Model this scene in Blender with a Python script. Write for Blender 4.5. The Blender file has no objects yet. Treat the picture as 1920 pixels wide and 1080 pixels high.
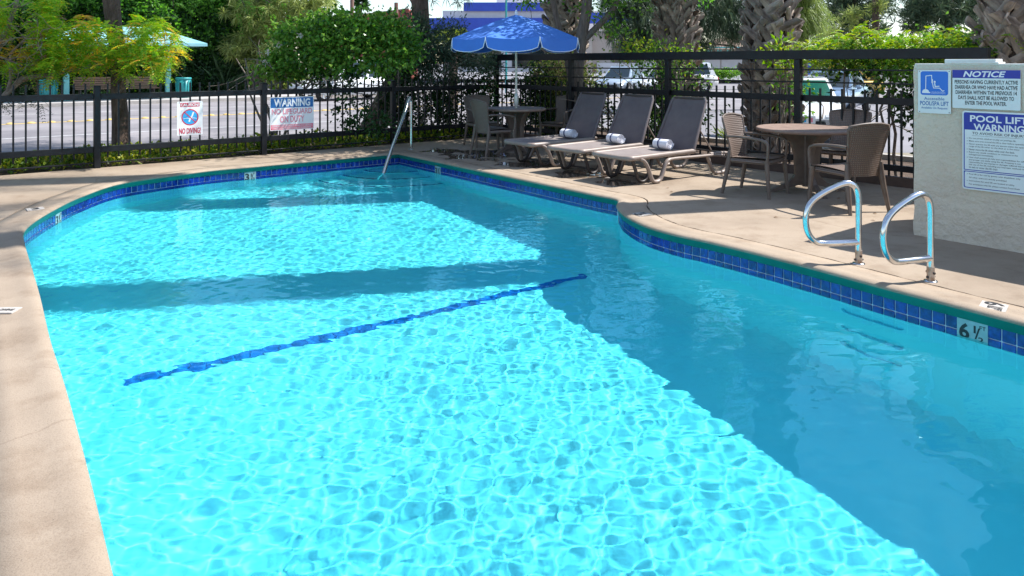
import bpy, bmesh, math, random
import numpy as np
from mathutils import Vector, Matrix, geometry
R = math.radians
S = bpy.context.scene
C = S.collection
rnd = random.Random(7)
rng = np.random.RandomState(11)

# ------------------------------------------------------------------ camera, sky, sun, exposure
H = 1.5                      # camera height above the deck
F = 1386.0                   # focal length in photograph pixels
HY = 118.0                   # horizon row in the photograph
cd = bpy.data.cameras.new('camera'); cam = bpy.data.objects.new('camera', cd); C.objects.link(cam); S.camera = cam
cam.location = (0, 0, H); cam.rotation_euler = (R(90), 0, 0)
cd.sensor_width = 36; cd.lens = F/1920*36; cd.shift_y = (HY-540)/1920; cd.clip_end = 2000; cd.clip_start = .05
EL, AZ = R(53.5), R(13.5)    # sun height; azimuth from +X towards +Y
sdir = Vector((math.cos(EL)*math.cos(AZ), math.cos(EL)*math.sin(AZ), math.sin(EL)))
W = bpy.data.worlds.new('World'); S.world = W; W.use_nodes = True
nt = W.node_tree; bg = nt.nodes['Background']
sky = nt.nodes.new('ShaderNodeTexSky'); sky.sky_type = 'NISHITA'; sky.sun_disc = False
sky.sun_elevation = EL; sky.sun_rotation = R(90)-AZ; sky.air_density = 1.1; sky.dust_density = .4; sky.ozone_density = 2.5
tc = nt.nodes.new('ShaderNodeTexCoord'); mp = nt.nodes.new('ShaderNodeMapping'); mp.inputs['Scale'].default_value = (1, 1, 3.2)
no = nt.nodes.new('ShaderNodeTexNoise'); no.inputs['Scale'].default_value = 2.6; no.inputs['Detail'].default_value = 7; no.inputs['Roughness'].default_value = .55
cr = nt.nodes.new('ShaderNodeValToRGB'); cr.color_ramp.elements[0].position = .5; cr.color_ramp.elements[1].position = .8
mx = nt.nodes.new('ShaderNodeMix'); mx.data_type = 'RGBA'; mx.inputs[7].default_value = (5.6, 6.0, 6.8, 1)
nt.links.new(tc.outputs['Generated'], mp.inputs[0]); nt.links.new(mp.outputs[0], no.inputs['Vector'])
nt.links.new(no.outputs[0], cr.inputs[0]); nt.links.new(cr.outputs[0], mx.inputs[0]); nt.links.new(sky.outputs[0], mx.inputs[6])
nt.links.new(mx.outputs[2], bg.inputs[0]); bg.inputs[1].default_value = .125
sl = bpy.data.lights.new('sun', 'SUN'); sl.energy = 4.7; sl.angle = R(.53); sl.color = (1, .97, .925); sl.cycles.is_caustics_light = True
so = bpy.data.objects.new('sun', sl); C.objects.link(so); so.rotation_euler = sdir.to_track_quat('Z', 'Y').to_euler(); so.location = (10, 4, 20)
S.view_settings.view_transform = 'Standard'; S.view_settings.look = 'None'; S.view_settings.exposure = .85; S.view_settings.gamma = 1
S.view_settings.use_curve_mapping = False
cy = S.cycles; cy.use_denoising = True; cy.sample_clamp_indirect = 6; cy.max_bounces = 10; cy.transmission_bounces = 8; cy.transparent_max_bounces = 8
cy.caustics_refractive = True; cy.caustics_reflective = False; cy.blur_glossy = .2; cy.diffuse_bounces = 8

# ------------------------------------------------------------------ calibration: photograph pixel -> place
def at(px, py, z=0.0):
    Y = F*(H-z)/(py-HY); return Vector(((px-960)/F*Y, Y, z))
def dep(px, py, Y): return Vector(((px-960)/F*Y, Y, H-(py-HY)*Y/F))
D1 = Vector((.775, .632, 0)).normalized()      # along the street fence, left to right
N1 = Vector((-.632, .775, 0)).normalized()     # from the pool towards the street
D2 = Vector((.631, -.776, 0)).normalized()     # along the parking fence, left to right
N2 = Vector((.776, .631, 0)).normalized()
A1 = math.atan2(D1.y, D1.x); A2 = math.atan2(D2.y, D2.x)
CORNER = Vector((-.32, 15.12, 0))
def lay(u, v, z=0): return CORNER + D2*u + N2*v + Vector((0, 0, z))       # parking side: u along fence, v beyond it
def lay1(u, v, z=0): return CORNER + D1*u + N1*v + Vector((0, 0, z))      # street side: u along fence (negative = left), v beyond it

# ------------------------------------------------------------------ materials
def nd(t, ty, **kw):
    n = t.nodes.new(ty)
    for k, v in kw.items():
        if k in n.inputs: n.inputs[k].default_value = v
        else: setattr(n, k, v)
    return n
def col4(c): return (c[0], c[1], c[2], 1)
def mat(name, c, rough=.6, metal=0, c2=None, scale=6, detail=5, bump=0, bscale=None, bdist=.01, spec=.5, coat=0, stretch=None, lo=.35, hi=.65):
    m = bpy.data.materials.new(name); m.use_nodes = True; t = m.node_tree; b = t.nodes['Principled BSDF']
    b.inputs['Roughness'].default_value = rough; b.inputs['Metallic'].default_value = metal; b.inputs['Specular IOR Level'].default_value = spec
    b.inputs['Coat Weight'].default_value = coat; b.inputs['Coat Roughness'].default_value = .08
    b.inputs['Base Color'].default_value = col4(c)
    co = nd(t, 'ShaderNodeTexCoord'); vec = co.outputs['Object']
    if stretch:
        mp = nd(t, 'ShaderNodeMapping'); mp.inputs['Scale'].default_value = stretch; t.links.new(vec, mp.inputs[0]); vec = mp.outputs[0]
    if c2:
        n = nd(t, 'ShaderNodeTexNoise', Scale=scale, Detail=detail, Roughness=.6); t.links.new(vec, n.inputs['Vector'])
        r = nd(t, 'ShaderNodeValToRGB'); r.color_ramp.elements[0].position = lo; r.color_ramp.elements[1].position = hi
        r.color_ramp.elements[0].color = col4(c); r.color_ramp.elements[1].color = col4(c2)
        t.links.new(n.outputs[0], r.inputs[0]); t.links.new(r.outputs[0], b.inputs['Base Color'])
    if bump:
        n = nd(t, 'ShaderNodeTexNoise', Scale=bscale or scale*4, Detail=6, Roughness=.6); t.links.new(vec, n.inputs['Vector'])
        bp = nd(t, 'ShaderNodeBump', Strength=bump, Distance=bdist); t.links.new(n.outputs[0], bp.inputs['Height']); t.links.new(bp.outputs[0], b.inputs['Normal'])
    return m
def leafmat(name, cols, trans=.3, rough=.45):
    m = bpy.data.materials.new(name); m.use_nodes = True; t = m.node_tree; b = t.nodes['Principled BSDF']; out = t.nodes['Material Output']
    b.inputs['Roughness'].default_value = rough; b.inputs['Specular IOR Level'].default_value = .35
    g = nd(t, 'ShaderNodeNewGeometry'); r = nd(t, 'ShaderNodeValToRGB'); e = r.color_ramp.elements
    e[0].color = col4(cols[0]); e[1].color = col4(cols[-1])
    for i, c in enumerate(cols[1:-1]): x = e.new((i+1)/(len(cols)-1)); x.color = col4(c)
    t.links.new(g.outputs['Random Per Island'], r.inputs[0]); t.links.new(r.outputs[0], b.inputs['Base Color'])
    tr = nd(t, 'ShaderNodeBsdfTranslucent'); hs = nd(t, 'ShaderNodeHueSaturation', Saturation=1.1, Value=1.5)
    t.links.new(r.outputs[0], hs.inputs['Color']); t.links.new(hs.outputs[0], tr.inputs[0])
    ms = nd(t, 'ShaderNodeMixShader'); ms.inputs[0].default_value = trans
    t.links.new(b.outputs[0], ms.inputs[1]); t.links.new(tr.outputs[0], ms.inputs[2]); t.links.new(ms.outputs[0], out.inputs[0])
    return m

M = {}
M['black_metal'] = mat('black_metal', (.006, .007, .010), .42, .0, (.012, .013, .016), 9, spec=.3, bump=.15, bscale=60, bdist=.002)
M['stainless'] = mat('stainless', (.72, .72, .72), .16, 1, (.6, .6, .6), 12, bump=.04, bscale=80, bdist=.001)
M['white_paint'] = mat('white_paint', (.78, .77, .74), .5, 0, (.7, .68, .63), 8)
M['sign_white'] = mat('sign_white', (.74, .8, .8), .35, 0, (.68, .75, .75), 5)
M['sign_white_sun'] = mat('sign_white_sun', (.9, .9, .9), .35, 0, (.86, .85, .87), 5)  # brighter copy of the sign white, sunlight put into the colour
M['ink_black'] = mat('ink_black', (.012, .012, .014), .5)
M['ink_blue'] = mat('ink_blue', (.01, .03, .33), .35)
M['ink_sky'] = mat('ink_sky', (.01, .16, .62), .35)
M['ink_mid'] = mat('ink_mid', (.02, .14, .40), .4)
M['ink_red'] = mat('ink_red', (.6, .02, .06), .5)
M['ink_pink'] = mat('ink_pink', (.78, .16, .24), .5, 0, (.85, .36, .42), 7)
M['ink_white'] = mat('ink_white', (.8, .82, .84), .5)
M['ink_cyan'] = mat('ink_cyan', (.03, .36, .72), .5)
def stucco_mat():
    m = mat('stucco', (.70, .63, .50), .9, 0, (.62, .54, .44), 1.3, bump=1, bscale=13, bdist=.035)
    t = m.node_tree; b = t.nodes['Principled BSDF']; src = b.inputs['Base Color'].links[0].from_socket; co = [n for n in t.nodes if n.type == 'TEX_COORD'][0].outputs['Object']
    n = nd(t, 'ShaderNodeTexNoise', Scale=5, Detail=5); t.links.new(co, n.inputs['Vector']); va = nd(t, 'ShaderNodeVectorMath', operation='MULTIPLY_ADD'); va.inputs[1].default_value = (.35, .35, .35); t.links.new(n.outputs['Color'], va.inputs[0]); t.links.new(co, va.inputs[2])
    v = nd(t, 'ShaderNodeTexVoronoi', Scale=9, feature='DISTANCE_TO_EDGE'); t.links.new(va.outputs[0], v.inputs['Vector']); r = nd(t, 'ShaderNodeValToRGB'); r.color_ramp.elements[0].position = .004; r.color_ramp.elements[0].color = (.86, .85, .84, 1); r.color_ramp.elements[1].position = .02; t.links.new(v.outputs['Distance'], r.inputs[0])
    n2 = nd(t, 'ShaderNodeTexNoise', Scale=2.5, Detail=2); t.links.new(co, n2.inputs['Vector']); g = nd(t, 'ShaderNodeMath', operation='GREATER_THAN'); g.inputs[1].default_value = .47; t.links.new(n2.outputs[0], g.inputs[0])
    mu = nd(t, 'ShaderNodeMix', data_type='RGBA', blend_type='MULTIPLY'); t.links.new(g.outputs[0], mu.inputs[0]); t.links.new(src, mu.inputs[6]); t.links.new(r.outputs[0], mu.inputs[7])
    v2 = nd(t, 'ShaderNodeTexVoronoi', Scale=60); t.links.new(co, v2.inputs['Vector']); r2 = nd(t, 'ShaderNodeValToRGB'); r2.color_ramp.elements[0].position = .08; r2.color_ramp.elements[0].color = (.6, .58, .55, 1); r2.color_ramp.elements[1].position = .16; t.links.new(v2.outputs['Distance'], r2.inputs[0])
    mu2 = nd(t, 'ShaderNodeMix', data_type='RGBA', blend_type='MULTIPLY'); mu2.inputs[0].default_value = .6; t.links.new(mu.outputs[2], mu2.inputs[6]); t.links.new(r2.outputs[0], mu2.inputs[7]); t.links.new(mu2.outputs[2], b.inputs['Base Color']); return m
M['marker'] = mat('marker', (.3, .44, .45), .3, 0, (.24, .37, .38), 20); M['worn_plate'] = mat('worn_plate', (.5, .47, .43), .7, 0, (.36, .32, .28), 30)  # marker: teal grey, shade and pool light put into its colour
M['stucco'] = stucco_mat()
M['curb'] = mat('curb', (.42, .39, .36), .9, 0, (.34, .31, .28), 5, bump=.3, bscale=50)
M['asphalt'] = mat('asphalt', (.17, .165, .18), .9, 0, (.23, .22, .235), .5, bump=.3, bscale=60, bdist=.01)
M['road'] = mat('road', (.165, .155, .165), .9, 0, (.27, .25, .255), .5, detail=9, stretch=None, bump=.25, bscale=60)
M['sidewalk'] = mat('sidewalk', (.46, .43, .42), .9, 0, (.38, .36, .35), 1.2, bump=.2, bscale=30)
M['soil'] = mat('soil', (.06, .04, .028), .95, 0, (.14, .09, .06), 9, bump=.9, bscale=35, bdist=.04)
M['line_yellow'] = mat('line_yellow', (.62, .42, .08), .7, 0, (.5, .38, .18), 8)
M['line_white'] = mat('line_white', (.6, .6, .6), .8, 0, (.4, .4, .4), 5)
M['green_paint'] = mat('green_paint', (.005, .17, .125), .45, 0, (.01, .22, .17), 2.5)
M['grout'] = mat('grout', (.6, .7, .78), .8, 0, (.5, .6, .7), 20)
M['teal'] = mat('teal', (.16, .52, .52), .45, 0, (.22, .58, .56), 5)
M['teal_dark'] = mat('teal_dark', (.02, .26, .27), .45, 0, (.03, .31, .31), 5)
M['wood'] = mat('wood', (.25, .14, .09), .65, 0, (.36, .22, .15), 4, stretch=(1, 1, 12), bump=.3)
M['polewood'] = mat('polewood', (.19, .1, .075), .8, 0, (.26, .15, .11), 4, stretch=(4, 4, .6), bump=.3)
M['resin'] = mat('resin', (.125, .092, .074), .5, 0, (.165, .125, .1), 14, bump=.12, bscale=120, bdist=.002)
M['table_top'] = mat('table_top', (.28, .19, .15), .55, 0, (.21, .14, .11), 9, bump=.35, bscale=70, bdist=.004)
M['frame_taupe'] = mat('frame_taupe', (.25, .195, .165), .42, 0, (.3, .24, .205), 8, bump=.05)
M['frame_dark'] = mat('frame_dark', (.045, .035, .032), .5)
M['towel'] = mat('towel', (.76, .76, .8), .95, 0, (.7, .7, .75), 30, bump=.7, bscale=160, bdist=.004)
M['navy'] = mat('navy', (.012, .02, .12), .8)
M['umb'] = mat('umb', (.05, .18, .60), .8, 0, (.06, .2, .64), 3, bump=.12, bscale=260, bdist=.002)
M['umb_edge'] = mat('umb_edge', (.8, .84, .9), .7)
M['pole_white'] = mat('pole_white', (.62, .62, .56), .3, .2)
M['bark'] = mat('bark', (.09, .06, .045), .95, 0, (.2, .14, .11), 7, stretch=(3, 3, .7), bump=1, bscale=22, bdist=.05)
M['bark_grey'] = mat('bark_grey', (.13, .105, .09), .95, 0, (.25, .2, .175), 7, stretch=(3, 3, .5), bump=.9, bscale=20, bdist=.04)
M['twig'] = mat('twig', (.3, .25, .21), .9, 0, (.18, .14, .11), 12, bump=.5)
M['red_wall'] = mat('red_wall', (.31, .075, .055), .85, 0, (.36, .095, .07), 3)
M['beige_wall'] = mat('beige_wall', (.55, .47, .4), .85, 0, (.5, .42, .36), 2)
M['white_wall'] = mat('white_wall', (.68, .67, .68), .85, 0, (.62, .61, .62), 2)
M['blue_wall'] = mat('blue_wall', (.045, .09, .50), .6, 0, (.05, .11, .55), 2)
M['roof_brown'] = mat('roof_brown', (.3, .2, .15), .9, 0, (.24, .16, .12), 8)
M['glass_dark'] = mat('glass_dark', (.02, .03, .035), .06, 0, spec=.8)
M['glass_green'] = mat('glass_green', (.015, .11, .085), .06, 0, spec=.9)
M['rubber'] = mat('rubber', (.015, .015, .016), .8)
M['rim'] = mat('rim', (.55, .56, .58), .3, .8)
M['car_white'] = mat('car_white', (.78, .79, .8), .25, coat=.8)
M['car_silver'] = mat('car_silver', (.42, .5, .58), .28, .3, coat=.8)
M['car_blue'] = mat('car_blue', (.2, .29, .4), .28, .3, coat=.8)
M['car_yellow'] = mat('car_yellow', (.72, .42, .02), .3, coat=.8)
M['lamp_red'] = mat('lamp_red', (.45, .02, .02), .2)
M['lamp_clear'] = mat('lamp_clear', (.7, .72, .75), .1)
M['hib'] = leafmat('hib', [(.035, .1, .015), (.08, .2, .025), (.16, .32, .045), (.24, .4, .07), (.05, .13, .02)], .4, .28)
M['oleander'] = leafmat('oleander', [(.02, .05, .03), (.05, .09, .05), (.1, .14, .08), (.03, .06, .03)], .2)
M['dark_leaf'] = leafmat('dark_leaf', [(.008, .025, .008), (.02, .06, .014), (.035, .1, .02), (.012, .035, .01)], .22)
M['hedge_leaf'] = leafmat('hedge_leaf', [(.04, .13, .018), (.09, .25, .035), (.16, .36, .05), (.05, .15, .02)], .5)
M['lime'] = leafmat('lime', [(.11, .24, .02), (.2, .36, .03), (.3, .42, .035), (.36, .34, .04), (.15, .3, .025)], .4)
M['pinnate'] = leafmat('pinnate', [(.16, .38, .04), (.28, .5, .05), (.44, .56, .06), (.18, .4, .04), (.62, .46, .06), (.32, .52, .06), (.2, .42, .04), (.12, .3, .03)], .55)
M['orange_leaf'] = leafmat('orange_leaf', [(.72, .52, .06), (.72, .36, .06), (.6, .6, .08), (.66, .27, .07), (.5, .56, .06)], .5)
M['dry_leaf'] = leafmat('dry_leaf', [(.35, .22, .13), (.27, .17, .1), (.42, .3, .2)], .15)
M['cover'] = leafmat('cover', [(.06, .16, .02), (.24, .34, .04), (.46, .44, .06), (.035, .09, .012), (.13, .24, .03)], .4)
M['pine'] = leafmat('pine', [(.16, .22, .06), (.28, .34, .09), (.4, .44, .15), (.1, .15, .04)], .4)
M['pine_dark'] = leafmat('pine_dark', [(.035, .07, .04), (.07, .12, .06), (.14, .18, .09), (.03, .055, .03)], .3)
M['pine_bright'] = leafmat('pine_bright', [(.13, .2, .05), (.24, .31, .08), (.34, .4, .14)], .35)
M['frond'] = leafmat('frond', [(.16, .24, .04), (.3, .36, .07), (.08, .14, .03)], .35)
M['blade'] = leafmat('blade', [(.07, .13, .06), (.12, .2, .1), (.04, .08, .04)], .2)
M['blade_yellow'] = leafmat('blade_yellow', [(.15, .22, .05), (.28, .34, .08), (.07, .13, .03)], .3)
M['flower_pink'] = leafmat('flower_pink', [(.85, .6, .66), (.88, .8, .8)], .5)
M['flower_red'] = leafmat('flower_red', [(.6, .02, .07), (.7, .04, .12)], .3)

def boot_mat():
    m = mat('palm_boot', (.11, .08, .062), .9, 0, (.46, .375, .31), 2.2, detail=6, stretch=(4, 4, 1.2), bump=.5, bscale=30, bdist=.008)
    t = m.node_tree; b = t.nodes['Principled BSDF']; src = b.inputs['Base Color'].links[0].from_socket
    oi = nd(t, 'ShaderNodeObjectInfo'); mr = nd(t, 'ShaderNodeMapRange'); mr.inputs[3].default_value = .6; mr.inputs[4].default_value = 1.35
    hs = nd(t, 'ShaderNodeHueSaturation'); t.links.new(oi.outputs['Random'], mr.inputs[0]); t.links.new(mr.outputs[0], hs.inputs['Value'])
    t.links.new(src, hs.inputs['Color']); t.links.new(hs.outputs[0], b.inputs['Base Color']); return m
M['boot'] = boot_mat(); M['trunk_dark'] = mat('trunk_dark', (.05, .035, .028), .95, 0, (.09, .065, .05), 6, bump=.8, bscale=20, bdist=.03)

def tile_mat():
    m = mat('cobalt_tile', (.003, .012, .13), .12, 0, (.009, .045, .32), 24, detail=6, spec=.6, bump=.06, bscale=60, bdist=.002)
    t = m.node_tree; b = t.nodes['Principled BSDF']; src = b.inputs['Base Color'].links[0].from_socket
    for l in list(t.links):
        if l.to_node.type == 'TEX_NOISE': t.links.remove(l)
    g = nd(t, 'ShaderNodeNewGeometry')
    for n in t.nodes:
        if n.type == 'TEX_NOISE': t.links.new(g.outputs['Position'], n.inputs['Vector'])
    oi = nd(t, 'ShaderNodeObjectInfo'); mr = nd(t, 'ShaderNodeMapRange'); mr.inputs[3].default_value = .75; mr.inputs[4].default_value = 1.3
    hs = nd(t, 'ShaderNodeHueSaturation'); t.links.new(oi.outputs['Random'], mr.inputs[0]); t.links.new(mr.outputs[0], hs.inputs['Value'])
    t.links.new(src, hs.inputs['Color']); t.links.new(hs.outputs[0], b.inputs['Base Color']); return m
M['tile'] = tile_mat()

def deck_mat():
    m = bpy.data.materials.new('deck_concrete'); m.use_nodes = True; t = m.node_tree; b = t.nodes['Principled BSDF']
    g = nd(t, 'ShaderNodeNewGeometry'); P = g.outputs['Position']
    n1 = nd(t, 'ShaderNodeTexNoise', Scale=.7, Detail=7, Roughness=.62); t.links.new(P, n1.inputs['Vector'])
    r1 = nd(t, 'ShaderNodeValToRGB'); e = r1.color_ramp.elements; e[0].position = .3; e[1].position = .72
    e[0].color = (.26, .197, .14, 1); e[1].color = (.40, .317, .235, 1); x = e.new(.5); x.color = (.34, .265, .194, 1)
    t.links.new(n1.outputs[0], r1.inputs[0])
    n2 = nd(t, 'ShaderNodeTexNoise', Scale=150, Detail=3, Roughness=.6); t.links.new(P, n2.inputs['Vector'])
    r2 = nd(t, 'ShaderNodeValToRGB'); r2.color_ramp.elements[0].position = .33; r2.color_ramp.elements[0].color = (.62, .6, .58, 1); r2.color_ramp.elements[1].position = .52
    t.links.new(n2.outputs[0], r2.inputs[0])
    mu = nd(t, 'ShaderNodeMix', data_type='RGBA', blend_type='MULTIPLY'); mu.inputs[0].default_value = .55
    t.links.new(r1.outputs[0], mu.inputs[6]); t.links.new(r2.outputs[0], mu.inputs[7])
    # dark pits
    v = nd(t, 'ShaderNodeTexVoronoi', Scale=26); t.links.new(P, v.inputs['Vector'])
    pr = nd(t, 'ShaderNodeValToRGB'); pr.color_ramp.elements[0].position = .045; pr.color_ramp.elements[0].color = (.42, .4, .38, 1); pr.color_ramp.elements[1].position = .075
    t.links.new(v.outputs['Distance'], pr.inputs[0])
    n4 = nd(t, 'ShaderNodeTexNoise', Scale=2.2, Detail=2); t.links.new(P, n4.inputs['Vector'])
    gt = nd(t, 'ShaderNodeMath', operation='GREATER_THAN'); gt.inputs[1].default_value = .5; t.links.new(n4.outputs[0], gt.inputs[0])
    mu2 = nd(t, 'ShaderNodeMix', data_type='RGBA', blend_type='MULTIPLY'); t.links.new(gt.outputs[0], mu2.inputs[0])
    t.links.new(mu.outputs[2], mu2.inputs[6]); t.links.new(pr.outputs[0], mu2.inputs[7])
    nw = nd(t, 'ShaderNodeTexNoise', Scale=1.7, Detail=6); t.links.new(P, nw.inputs['Vector'])
    va = nd(t, 'ShaderNodeVectorMath', operation='MULTIPLY_ADD'); va.inputs[1].default_value = (.5, .5, 0); t.links.new(nw.outputs['Color'], va.inputs[0]); t.links.new(P, va.inputs[2])
    vc = nd(t, 'ShaderNodeTexVoronoi', Scale=.42, feature='DISTANCE_TO_EDGE'); t.links.new(va.outputs[0], vc.inputs['Vector'])
    rc = nd(t, 'ShaderNodeValToRGB'); rc.color_ramp.elements[0].position = .0012; rc.color_ramp.elements[0].color = (.8, .77, .75, 1); rc.color_ramp.elements[1].position = .0035; t.links.new(vc.outputs['Distance'], rc.inputs[0])
    ns = nd(t, 'ShaderNodeTexNoise', Scale=.33, Detail=3); t.links.new(P, ns.inputs['Vector']); g3 = nd(t, 'ShaderNodeMath', operation='GREATER_THAN'); g3.inputs[1].default_value = .5; t.links.new(ns.outputs[0], g3.inputs[0])
    mu3 = nd(t, 'ShaderNodeMix', data_type='RGBA', blend_type='MULTIPLY'); t.links.new(g3.outputs[0], mu3.inputs[0]); t.links.new(mu2.outputs[2], mu3.inputs[6]); t.links.new(rc.outputs[0], mu3.inputs[7])
    nst = nd(t, 'ShaderNodeTexNoise', Scale=3.1, Detail=8, Roughness=.7); t.links.new(P, nst.inputs['Vector']); rs = nd(t, 'ShaderNodeValToRGB'); rs.color_ramp.elements[0].position = .36; rs.color_ramp.elements[0].color = (.78, .74, .7, 1); rs.color_ramp.elements[1].position = .5
    t.links.new(nst.outputs[0], rs.inputs[0]); mu4 = nd(t, 'ShaderNodeMix', data_type='RGBA', blend_type='MULTIPLY'); mu4.inputs[0].default_value = .8; t.links.new(mu3.outputs[2], mu4.inputs[6]); t.links.new(rs.outputs[0], mu4.inputs[7]); mu2 = mu4
    # water puddles by the furniture
    wet = None
    n3 = nd(t, 'ShaderNodeTexNoise', Scale=2.6, Detail=5, Roughness=.6); t.links.new(P, n3.inputs['Vector'])
    for (x, y, r) in [(-.35, 12.1, 1.3), (.9, 9.9, .75), (.2, 10.9, .7), (1.3, 9.25, .5), (-1.1, 12.6, .7)]:
        d = nd(t, 'ShaderNodeVectorMath', operation='DISTANCE'); d.inputs[1].default_value = (x, y, 0); t.links.new(P, d.inputs[0])
        mr = nd(t, 'ShaderNodeMapRange'); mr.inputs[1].default_value = r; mr.inputs[2].default_value = 0; mr.inputs[3].default_value = 0; mr.inputs[4].default_value = .55
        t.links.new(d.outputs['Value'], mr.inputs[0])
        if wet is None: wet = mr.outputs[0]
        else:
            a = nd(t, 'ShaderNodeMath', operation='MAXIMUM'); t.links.new(wet, a.inputs[0]); t.links.new(mr.outputs[0], a.inputs[1]); wet = a.outputs[0]
    ad = nd(t, 'ShaderNodeMath', operation='ADD'); t.links.new(wet, ad.inputs[0]); t.links.new(n3.outputs[0], ad.inputs[1])
    wr = nd(t, 'ShaderNodeMapRange'); wr.inputs[1].default_value = .74; wr.inputs[2].default_value = .8; t.links.new(ad.outputs[0], wr.inputs[0])
    dk = nd(t, 'ShaderNodeMix', data_type='RGBA', blend_type='MULTIPLY'); dk.inputs[7].default_value = (.42, .4, .4, 1)
    t.links.new(wr.outputs[0], dk.inputs[0]); t.links.new(mu2.outputs[2], dk.inputs[6]); t.links.new(dk.outputs[2], b.inputs['Base Color'])
    rr = nd(t, 'ShaderNodeMapRange'); rr.inputs[3].default_value = .82; rr.inputs[4].default_value = .06; t.links.new(wr.outputs[0], rr.inputs[0]); t.links.new(rr.outputs[0], b.inputs['Roughness'])
    bp = nd(t, 'ShaderNodeBump', Strength=.35, Distance=.004); t.links.new(n2.outputs[0], bp.inputs['Height'])
    inv = nd(t, 'ShaderNodeMapRange'); inv.inputs[3].default_value = .35; inv.inputs[4].default_value = .02; t.links.new(wr.outputs[0], inv.inputs[0]); t.links.new(inv.outputs[0], bp.inputs['Strength'])
    t.links.new(bp.outputs[0], b.inputs['Normal'])
    return m
M['deck'] = deck_mat()

def plaster_mat():
    m = mat('pool_plaster', (.40, .84, .91), .8, 0, (.47, .89, .94), 1.3, detail=6)
    return m
M['plaster'] = plaster_mat()
M['niche'] = mat('niche', (.3, .78, .86), .8, 0, (.36, .82, .9), 3)  # darker copy of the plaster, shade of the recess put into the colour

def wicker_mat():
    m = bpy.data.materials.new('wicker'); m.use_nodes = True; t = m.node_tree; b = t.nodes['Principled BSDF']
    b.inputs['Roughness'].default_value = .42
    tc = nd(t, 'ShaderNodeTexCoord'); mp = nd(t, 'ShaderNodeMapping'); mp.inputs['Scale'].default_value = (46, 46, 46); mp.inputs['Rotation'].default_value = (0, R(0), 0)
    t.links.new(tc.outputs['Object'], mp.inputs[0])
    ck = nd(t, 'ShaderNodeTexChecker', Scale=1.0); t.links.new(mp.outputs[0], ck.inputs['Vector'])
    w1 = nd(t, 'ShaderNodeTexWave', Scale=15, bands_direction='Y'); w2 = nd(t, 'ShaderNodeTexWave', Scale=15, bands_direction='Z')
    t.links.new(tc.outputs['Object'], w1.inputs['Vector']); t.links.new(tc.outputs['Object'], w2.inputs['Vector'])
    mxx = nd(t, 'ShaderNodeMath', operation='MULTIPLY'); t.links.new(w1.outputs['Fac'], mxx.inputs[0]); t.links.new(w2.outputs['Fac'], mxx.inputs[1])
    bp = nd(t, 'ShaderNodeBump', Strength=.8, Distance=.006); t.links.new(mxx.outputs[0], bp.inputs['Height']); t.links.new(bp.outputs[0], b.inputs['Normal'])
    r = nd(t, 'ShaderNodeValToRGB'); r.color_ramp.elements[0].color = (.14, .1, .08, 1); r.color_ramp.elements[1].color = (.25, .19, .155, 1)
    t.links.new(mxx.outputs[0], r.inputs[0]); t.links.new(r.outputs[0], b.inputs['Base Color'])
    return m
M['wicker'] = wicker_mat()
def sling_mat():
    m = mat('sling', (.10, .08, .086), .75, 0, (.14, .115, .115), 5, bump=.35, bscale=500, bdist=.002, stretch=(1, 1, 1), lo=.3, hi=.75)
    return m
M['sling'] = sling_mat()
M['sling_seat_lit'] = mat('sling_seat_lit', (.21, .175, .17), .7, 0, (.26, .22, .205), 5, bump=.35, bscale=500, bdist=.002)  # lighter copy of the back sling, sun on the seat put into the colour
def water_mat():
    m = bpy.data.materials.new('pool_water'); m.use_nodes = True; t = m.node_tree; t.nodes.clear()
    g = nd(t, 'ShaderNodeBsdfGlass', IOR=1.33, Roughness=0); g.inputs[0].default_value = (.46, .945, .99, 1)
    o = nd(t, 'ShaderNodeOutputMaterial'); t.links.new(g.outputs[0], o.inputs[0]); return m
M['water'] = water_mat()

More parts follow.
